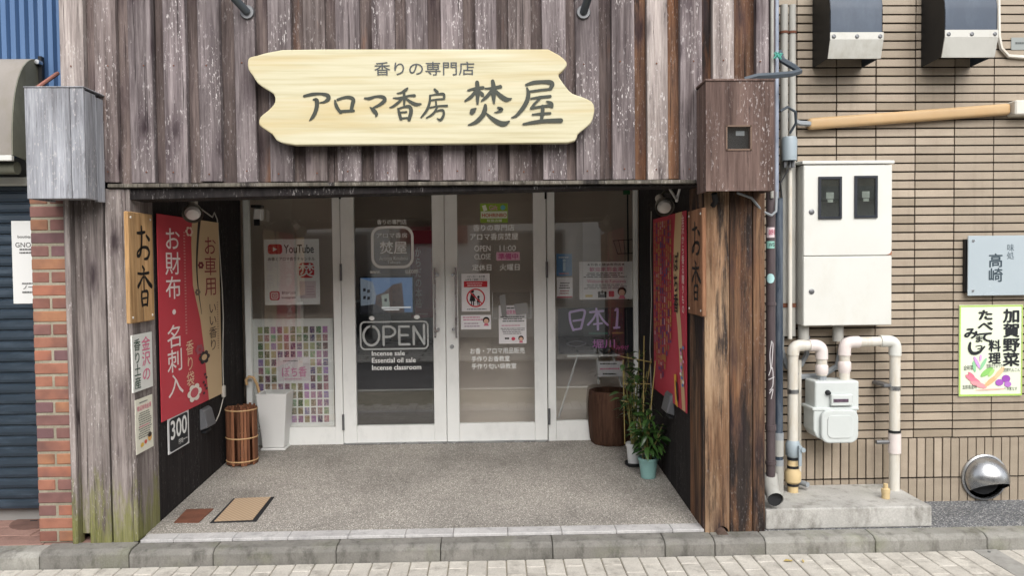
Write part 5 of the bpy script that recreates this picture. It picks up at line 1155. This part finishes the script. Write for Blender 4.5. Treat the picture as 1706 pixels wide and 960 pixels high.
# concrete pad
pz = VZ(1500, 812, .22)
a = VY(1278, 848, .10); xpd0, xpd1 = VY(1276, 866, .012).x, VY(1553, 866, .012).x; zpt = VY(1415, 846.5, .012).z
pd = thing('concrete_pad', 'stained raised concrete pad carrying the gas pipes', 'plinth', ((xpd0+xpd1)/2, .26, Z_KERB)); obj('block', MB().box(xpd0, xpd1, .012, YT-.005, Z_KERB-.002, zpt), 'pad_concrete', pd, .008, seg=2)
# gas meter and pipes
def elbow(p, q, r_, rad, n=7):          # rounded polyline through list
    out = [Vector(p[0])]
    for i in range(1, len(p)-1):
        a_, b_, c_ = Vector(p[i-1]), Vector(p[i]), Vector(p[i+1]); u, v = (a_-b_).normalized(), (c_-b_).normalized()
        for k in range(n+1):
            t = k/n; s0 = b_+u*rad; s1 = b_+v*rad; out.append((1-t)**2*s0+2*t*(1-t)*b_+t*t*s1)
    out.append(Vector(p[-1])); return out
YG_ = .32
PT = lambda x, y: VY(x, y, YG_)
r1 = 8.6*sc(1400, 650, YG_)
gp = thing('gas_pipe', 'cream gas inlet pipe bent over into the left side of the gas meter', 'pipe', VY(1321, 825, YG_))
zpad = zpt
xL_ = PT(1321, 700).x; zt1 = PT(1345, 576).z; xm1 = PT(1369, 600).x; zm1 = PT(1369, 620).z
obj('pipe', MB().tube(elbow([(xL_, YG_, zpad+.16), (xL_, YG_, zt1), (xm1, YG_, zt1), (xm1, YG_, zm1-.02)], 0, 0, .045), r1, 16), 'cream_pipe', gp, smooth=True)
obj('elbow', MB().tube(elbow([(xL_, YG_, zt1-.055), (xL_, YG_, zt1), (xL_+.065, YG_, zt1)], 0, 0, .045), r1*1.14, 16), 'cream_pipe', gp, smooth=True)
obj('elbow', MB().tube(elbow([(xm1-.075, YG_, zt1), (xm1, YG_, zt1), (xm1, YG_, zt1-.08)], 0, 0, .045), r1*1.16, 16), 'pink_pipe', gp, smooth=True)
obj('union', MB().tube([(xm1, YG_, zm1+.045), (xm1, YG_, zm1+.035), (xm1, YG_, zm1-.005), (xm1, YG_, zm1-.02)], [r1, r1*1.2, r1*1.2, r1*.9], 16), 'pink_pipe', gp, smooth=True)
for zz in (PT(1321, 650).z, PT(1345, 576).z): pass
obj('clamp', MB().lathe([(r1*1.08, -.012), (r1*1.08, .012), (r1*.9, .012)], (xL_, YG_, PT(1321, 652).z), 20), 'steel', gp)
obj('valve_body', MB().lathe([(r1*1.0, -.05), (r1*1.35, -.035), (r1*1.4, .03), (r1*1.05, .05)], (xL_, YG_, PT(1323, 748).z), 18), 'blue_grey_plastic', gp, smooth=True)
v = PT(1326, 748); obj('valve_lever', MB().box(v.x-.006, v.x+.012, YG_-.06, YG_-.045, v.z-.09, v.z+.03).tube([(v.x+.018, YG_-.07, v.z+.005), (v.x+.018, YG_-.02, v.z+.005)], .014, 12), 'blue_grey_plastic', gp, .002)
obj('insulation', MB().lathe([(r1*.98, 0), (r1*1.0, .05), (r1*1.5, .065), (r1*1.55, .12), (r1*1.05, .14), (r1*1.0, .20)], (xL_, YG_, zpad), 18), mat('insul', '#cdb68a', .7, .1), gp, smooth=True)
for dz in (.045, .15, .20): obj('tape', MB().lathe([(r1*1.08, -.008), (r1*1.08, .008)], (xL_, YG_, zpad+dz), 18), 'black_rubber', gp)
go = thing('gas_pipe', 'white gas outlet pipe running from the meter over to the right and down', 'pipe', VY(1491, 825, YG_))
xo = PT(1407, 600).x; zo1 = PT(1407, 640).z; zt2 = PT(1450, 569).z; xo2 = PT(1490.5, 700).x
obj('pipe', MB().tube(elbow([(xo, YG_, zo1-.01), (xo, YG_, zt2-.004), (xo2, YG_, zt2), (xo2, YG_, zpad-.002)], 0, 0, .045), r1*.98, 16), 'cream_pipe', go, smooth=True)
obj('elbow', MB().tube(elbow([(xo, YG_, zt2-.08), (xo, YG_, zt2-.004), (xo+.085, YG_, zt2-.003)], 0, 0, .045), r1*1.15, 16), 'pink_pipe', go, smooth=True)
obj('elbow', MB().tube(elbow([(xo2-.09, YG_, zt2), (xo2, YG_, zt2), (xo2, YG_, zt2-.085)], 0, 0, .045), r1*1.15, 16), 'white_paint', go, smooth=True)
obj('union', MB().tube([(xo, YG_, PT(1407, 602).z), (xo, YG_, PT(1407, 604).z), (xo, YG_, PT(1407, 616).z), (xo, YG_, PT(1407, 622).z)], [r1, r1*1.2, r1*1.2, r1*.95], 16), 'pink_pipe', go, smooth=True)
obj('sleeve', MB().tube([(xo2, YG_, PT(1491, 722).z), (xo2, YG_, PT(1491, 755).z)], r1*1.18, 16), 'pink_pipe', go, smooth=True)
obj('tape', MB().tube([(xo2, YG_, PT(1491, 717).z), (xo2, YG_, PT(1491, 721).z)], r1*1.14, 16), 'black_rubber', go)
obj('clamp', MB().tube([(xo2, YG_, PT(1491, 643).z), (xo2, YG_, PT(1491, 650).z)], r1*1.08, 16), 'steel', go)
obj('clamp_arm', MB().box(xo2-.07, xo2-.02, YG_-.01, YT-.006, PT(1491, 645).z, PT(1491, 640).z), 'steel_dark', go, .003)
v = PT(1468, 737); obj('test_plug', MB().tube([(v.x-.03, YG_, v.z), (v.x+.02, YG_, v.z), (v.x+.06, YG_, v.z)], [.013, .013, .010], 12), 'steel_dark', go, smooth=True)
gm = thing('gas_meter', 'pale grey gas meter with a rounded front cover between two pipes', 'gas meter', VY(1392, 739, .3))
p0, p1 = VY(1353, 634, .30), VY(1426, 680, .30)
obj('upper_case', MB().box(p0.x, p1.x, .26, .41, p1.z, p0.z), mat('meter_grey', '#c6cbc9', .4, .04, 3, dirt='#aeb2ac', damt=.3), gm, .012, seg=3)
q0, q1 = VY(1352, 680, .28), VY(1424, 735, .28)
obj('lower_case', MB().prism([(q0.x, q0.z-.001), (q1.x, q0.z-.001), (q1.x, q1.z+.055), (q1.x-.02, q1.z+.02), (q1.x-.055, q1.z+.004), (q0.x+.06, q1.z+.01), (q0.x+.02, q1.z+.03), (q0.x, q1.z+.07)], .25, .40), 'meter_grey', gm, .008, seg=3)
obj('flange', MB().box(q0.x-.008, q1.x+.008, .245, .41, q0.z-.012, q0.z+.006), 'meter_grey', gm, .004)
c0_, c1_ = VY(1367, 683, .235), VY(1429, 738, .235); 
def rrect(x0, x1, z0, z1, rr, n_=6): return [(qx+rr*math.cos(R(st+90*k/n_)), qz+rr*math.sin(R(st+90*k/n_))) for qx, qz, st in ((x1-rr, z1-rr, 0), (x0+rr, z1-rr, 90), (x0+rr, z0+rr, 180), (x1-rr, z0+rr, 270)) for k in range(n_+1)]
obj('front_cover', MB().prism(rrect(c0_.x, c1_.x, c1_.z, c0_.z, .05), .222, .249), 'meter_grey', gm, .010, seg=3)
xw, zw = (c1_.x-c0_.x)*.16, (c0_.z-c1_.z)*.16; obj('cover_panel', MB().prism(rrect(c0_.x+xw, c1_.x-xw, c1_.z+zw, c0_.z-zw, .03), .217, .2215), 'meter_grey', gm, .003, seg=2)
d0, d1_ = VY(1384, 658, .245), VY(1420, 676, .245); dl = obj('dial_housing', MB().box(d0.x, d1_.x, .236, .259, d1_.z, d0.z), 'meter_grey', gm, .004)
obj('counter', MB().box(d0.x+.012, d1_.x-.028, .2325, .2355, (d0.z+d1_.z)/2-.010, (d0.z+d1_.z)/2+.008), mat('counter_dark', '#5a4a58', .4, .5, 90), dl)
v = VY(1380, 655, .25); obj('knob', MB().lathe([(0, .024), (.012, .02), (.016, 0)], (v.x, .259, v.z), 14, 'y'), 'black_rubber', gm, smooth=True)
for q in (1369.5, 1407): v = VY(q, 632, YG_); obj('inlet_nut', MB().tube([(v.x, YG_, p0.z-.004), (v.x, YG_, p0.z+.04)], .027, 8), 'grey_plastic', gm)
# small fittings
sb = thing('pipe_stub', 'short cream capped pipe stub on the concrete pad', 'pipe stub', VZ(1475, 832, zpt)); c = VZ(1475.5, 831, zpt); obj('stub', MB().lathe([(.022, 0), (.022, .03), (.024, .032), (.024, .055), (.013, .06), (.013, .085), (0, .087)], c, 16), mat('insul', '#cdb68a'), sb, smooth=True)
# drain pipes beside the shop
def vpipe(name, label, cat, px, pyt, pyb, Y, r_px, m_, coll=(), ztop=None, zbot=None):
    X = VY(px, 600, Y).x; zt = ztop if ztop is not None else VY(px, pyt, Y).z; zb_ = zbot if zbot is not None else VY(px, pyb, Y).z; r_ = r_px*sc(px, 600, Y)
    t = thing(name, label, cat, (X, Y, zb_)); obj('pipe', MB().tube([(X, Y, zb_), (X, Y, zt)], r_, 16), m_, t, smooth=True)
    for (a_, b_, m2) in coll: obj('collar', MB().tube([(X, Y, VY(px, b_, Y).z), (X, Y, VY(px, a_, Y).z)], r_*1.18, 16), m2, t, smooth=True)
    return t
bpz = vpipe('drain_pipe', 'dark brown drainpipe with stickers against the right post', 'pipe', 1284, 0, 822, .10, 7.5, 'brown_pipe', ((504, 509, 'brown_pipe'), (708, 717, 'brown_pipe'), (768, 774, 'brown_pipe')), ztop=3.5)
X = VY(1284, 600, .10).x; r_ = 7.5*sc(1284, 600, .1)
def sticker(px, y0, y1, col, txt=None):
    t = thing('sticker', {'#d9c9cb': 'white and pink lettered sticker high on the brown drainpipe', '#8fc0b4': 'pale green square sticker on the brown drainpipe', '#a9cfcf': 'round pale blue sticker on the brown drainpipe'}[col], 'sticker', (X, .1, VY(px, (y0+y1)/2, .1).z), 0, 'stickers on the brown drainpipe')
    z0, z1 = VY(px, y1, .09).z, VY(px, y0, .09).z; n_ = 8; rr = r_+.0012; A0, A1 = R(195), R(300)
    vs_ = []
    for k in range(n_+1):
        an = A0+(A1-A0)*k/n_; hz = 1.0 if col != '#a9cfcf' else math.sqrt(max(.02, 1-(2*k/n_-1)**2)); zc_ = (z0+z1)/2; hh_ = (z1-z0)/2*hz
        vs_ += [(X+rr*math.cos(an), .10+rr*math.sin(an), zc_-hh_), (X+rr*math.cos(an), .10+rr*math.sin(an), zc_+hh_)]
    obj('print', MB().add(vs_, [(2*k, 2*k+2, 2*k+3, 2*k+1) for k in range(n_)]), prm(col), t)
    if txt:
        w_ = r_*1.5; obj('lettering', MB().text(txt, X-w_*.55, X+w_*.3, z0+(z1-z0)*.25, z1-(z1-z0)*.2, .10-rr-.0012, .02), prm('#b04a66' if col == '#d9c9cb' else '#4a5a58'), t)
sticker(1284, 379, 396, '#d9c9cb', '0091'); sticker(1284, 402, 414, '#8fc0b4', 'WS'); sticker(1284, 456, 472, '#a9cfcf')
gf = thing('graffiti', 'white scrawled tag on the brown drainpipe', 'graffiti', (X, .1, VY(1284, 620, .1).z)); g = MB()
for k, st in enumerate(([(1284,568),(1281,590),(1283,615),(1286,575),(1283,570)], [(1279,625),(1285,612),(1286,640),(1281,650)], [(1279,632),(1288,628)], [(1280,655),(1286,648),(1283,664)])): g.stroke([(VY(a, b, .09).x, VY(a, b, .09).z, .004) for a, b in st], .10-r_-.0015-.0002*k)
obj('scrawl', g, prm('#c9c5c6'), gf)
vpipe('navy_pipe', 'worn navy wrapped pipe with a grey coupling beside the brown drainpipe', 'pipe', 1297, 330, 838, .24, 7.0, 'navy_pipe', ((721, 733, 'grey_plastic'), (733, 760, 'grey_conduit'), (766, 776, 'grey_plastic'), (776, 838, 'grey_conduit')), zbot=zpt)
X9 = VY(1292, 832, -.02).x; dz = VY(1292, 833, -.02).z
ol = thing('drain_outlet', 'open grey drainpipe outlet lying on the concrete pad corner', 'pipe', (X9, .06, dz))
pth = [Vector((VY(1284, 810, .12).x, .13, dz+.09)), Vector((VY(1286, 822, .06).x, .07, dz+.035)), Vector((X9, -.02, dz))]; obj('pipe', MB().tube(pth, [.04, .042, .043], 18, False), 'grey_conduit', ol, smooth=True); obj('mouth', MB().tube([pth[2]-Vector((0, -.012, 0)), pth[2]-Vector((0, -.010, 0))], .040, 18), 'black_rubber', ol)
vpipe('conduit', 'pale grey vertical conduit nearest the shop corner', 'conduit', 1306, 0, 560, .38, 6.2, 'grey_conduit', ((52, 56, 'rust'), (505, 512, 'rust')), ztop=VY(1306, 8, .38).z)
vpipe('conduit', 'pale grey vertical conduit beside the beige tiles', 'conduit', 1319.5, 0, 560, .39, 5.6, 'grey_conduit', ((52, 56, 'rust'), (505, 512, 'rust')), ztop=VY(1319, 8, .39).z)
vpipe('blue_conduit', 'peeling white and blue conduit running up the shop corner', 'conduit', 1293, 0, 300, .12, 4.2, mat('peel', '#8f97a5', .6, .3, 22, (1, 1, .3), dirt='#3c4a68', damt=.8), (), ztop=3.5, zbot=VY(1293, 330, .12).z)
vpipe('thin_conduit', 'thin grey conduit just left of the peeling blue conduit', 'conduit', 1286, 0, 300, .07, 3.0, 'grey_conduit', (), ztop=3.5, zbot=VY(1286, 330, .07).z)
vpipe('cream_riser', 'thin cream conduit in front of the white cabinet edge', 'conduit', 1316, 270, 565, .33, 3.6, 'cream_pipe', ((268, 276, 'cream_pipe'),))
vpipe('thin_drain', 'thin cream pipe behind the gas inlet pipe, ending in a grey elbow', 'pipe', 1332, 600, 805, .40, 3.2, 'cream_pipe', (), ztop=VY(1328, 600, .4).z, zbot=VY(1332, 800, .4).z)
v = VY(1337, 806, .36); el = thing('pipe_elbow', 'small open grey pipe elbow at the back of the concrete pad', 'pipe', v); obj('elbow', MB().tube(elbow([(v.x-.02, .40, v.z+.03), (v.x-.02, .40, v.z), (v.x+.02, .33, v.z)], 0, 0, .02), .016, 12), 'grey_plastic', el, smooth=True)
v = VY(1315, 246, .30); jb = thing('junction_box', 'grey plastic cable junction dome above the white cabinet', 'junction box', v)
obj('dome', MB().lathe([(.042, -.075), (.044, .045), (.038, .062), (.0, .066)], v, 18), 'blue_grey_plastic', jb, smooth=True)
for q in (-.025, 0, .022): obj('gland', MB().tube([(v.x+q, .30, v.z-.115), (v.x+q, .30, v.z-.076)], .010, 8), 'steel_dark', jb)
cord('black_cable', 'thick black cable looping out from the top of the brown meter box', [VY(1241, 133, -.1), VY(1262, 127, -.12), VY(1285, 126, -.08), VY(1318, 123, -.03), VY(1332, 119, .05), VY(1322, 111, .1), VY(1303, 100, .14), VY(1297, 85, .15)], .017, mat('cable_dark', '#4a525a', .6, .15), 'cable')
cord('thin_cable', 'thin dark cable looping into the grey junction dome', [VY(1300, 185, .2), VY(1312, 178, .2), VY(1325, 186, .22), VY(1326, 205, .25), VY(1316, 222, .28)], .008, 'cable_dark', 'cable')
cord('thin_cable', 'thin dark cable hanging below the grey junction dome', [VY(1318, 262, .3), VY(1312, 285, .28), VY(1300, 305, .2), VY(1303, 330, .2)], .004, 'black_rubber', 'cable')
cord('grey_cable', 'grey cable sagging from under the brown meter box', [VY(1228, 321, -.05), VY(1252, 330, -.03), VY(1270, 352, .0), VY(1285, 359, .02), VY(1293, 352, .05), VY(1294, 320, .1)], .007, 'grey_plastic', 'cable')
cord('black_tail', 'short black cable tail under the brown meter box', [VY(1190, 322, -.08), VY(1192, 336, -.06), VY(1188, 342, -.03)], .016, 'black_rubber', 'cable')
cord('flexible_conduit', 'ribbed grey conduit looping behind the gas pipes', [VY(1303, 540, .38), VY(1301, 580, .38), VY(1310, 610, .4), VY(1335, 628, .41), VY(1370, 626, .42), VY(1395, 610, .42), VY(1402, 575, .42)], .018, 'grey_plastic', 'conduit')
cord('flexible_conduit', 'short grey conduit curving down behind the gas inlet elbow', [VY(1345, 560, .42), VY(1344, 590, .42), VY(1335, 608, .42), VY(1318, 615, .42)], .016, 'grey_plastic', 'conduit')
tw = thing('green_tie', 'turquoise twine knotted round the conduits at the shop corner', 'twine', VY(1299, 92, .08)); obj('twine', MB().tube([VY(1294+6*math.cos(k*1.9)+k*.2, 92+6*math.sin(k*2.7), .05+.02*math.sin(k)) for k in range(24)], .0025, 5), prm('#5fb3a3'), tw)

# ================================================================== ACROSS THE STREET (seen reflected in the glass)
op = thing('opposite_building', 'pale fronted building across the street, seen only as a reflection in the doors', 'building', (0, -9, 0))
YO_ = -8.6
obj('upper_wall', MB().box(-14, 14, YO_-4, YO_, 2.75, 4.0), 'opp_brown', op); obj('lower_wall', MB().box(-14, 14, YO_-4, YO_-.02, 0, 2.75), 'opp_white', op)
for (a, b, c_, e_) in ((-7, -4.8, .1, 2.3), (-4.3, -2.6, .1, 2.2), (-.2, 1.5, .7, 2.2), (2.9, 4.6, .1, 2.3), (5.4, 7.5, .6, 2.2)):
    wf = obj('window', MB().box(a-.06, b+.06, YO_-.02, YO_+.02, c_-.06, e_+.06), 'opp_grey', op); obj('pane', MB().box(a, b, YO_+.021, YO_+.03, c_, e_), 'opp_dark', wf)
for x in (-2.3, 2.1, 5.0): obj('pilaster', MB().box(x-.18, x+.18, YO_-.02, YO_+.16, 0, 2.74), 'opp_white', op)
obj('band', MB().box(-14, 14, YO_+.0, YO_+.3, 2.60, 2.82), 'opp_grey', op)
obj('shop_sign', MB().box(-1.9, -.5, YO_+.02, YO_+.12, 2.0, 2.45), 'noren_red', op)
for x in (-6.2, 3.8): obj('awning', MB().prismx([(YO_+.03, 2.6), (YO_+.9, 2.25), (YO_+.9, 2.2), (YO_+.03, 2.5)], x-1.1, x+1.1), 'opp_brown', op)

# ================================================================== small litter by the kerb
for k, (px, py, lab) in enumerate(((1313, 936, 'dry yellow leaf on the pavers by the kerb, larger of the pair'), (1338, 937, 'dry yellow leaf on the pavers by the kerb, smaller of the pair'))):
    p = VZ(px, py, .002); t = thing('fallen_leaf', lab, 'leaf', p, k*1.3, 'dry leaves by the kerb')
    L = .05 if k == 0 else .034
    obj('blade', MB().add([(-L*.5, 0, .002), (-L*.1, -L*.2, .006), (L*.35, -L*.14, .003), (L*.5, 0, .008), (L*.3, L*.16, .004), (-L*.15, L*.2, .009)], [(0, 1, 5), (1, 2, 4, 5), (2, 3, 4)]), mat('dry_leaf', '#b09a5c', .8, .2), t, local=True)
p0, p1 = VZ(1640, 934, .004), VZ(1700, 962, .004)
dc = thing('drain_cover', 'dark grey steel drain cover in the pavers at the lower right corner', 'drain cover', p0)
obj('plate', MB().hexa([(p0.x+.03, p1.y-.3, -.004), (p0.x+.16, p1.y-.3, -.004), (p0.x+.16, -.131, -.004), (p0.x+.03, -.131, -.004), (p0.x+.03, p1.y-.3, .004), (p0.x+.16, p1.y-.3, .004), (p0.x+.16, -.131, .004), (p0.x+.03, -.131, .004)]), mat('drain_steel', '#9a9893', .7, .2, 20), dc, .002)
obj('bolt', MB().lathe([(.008, 0), (.008, .007), (0, .008)], (p0.x+.095, -.17, 0), 12), 'steel_dark', dc)
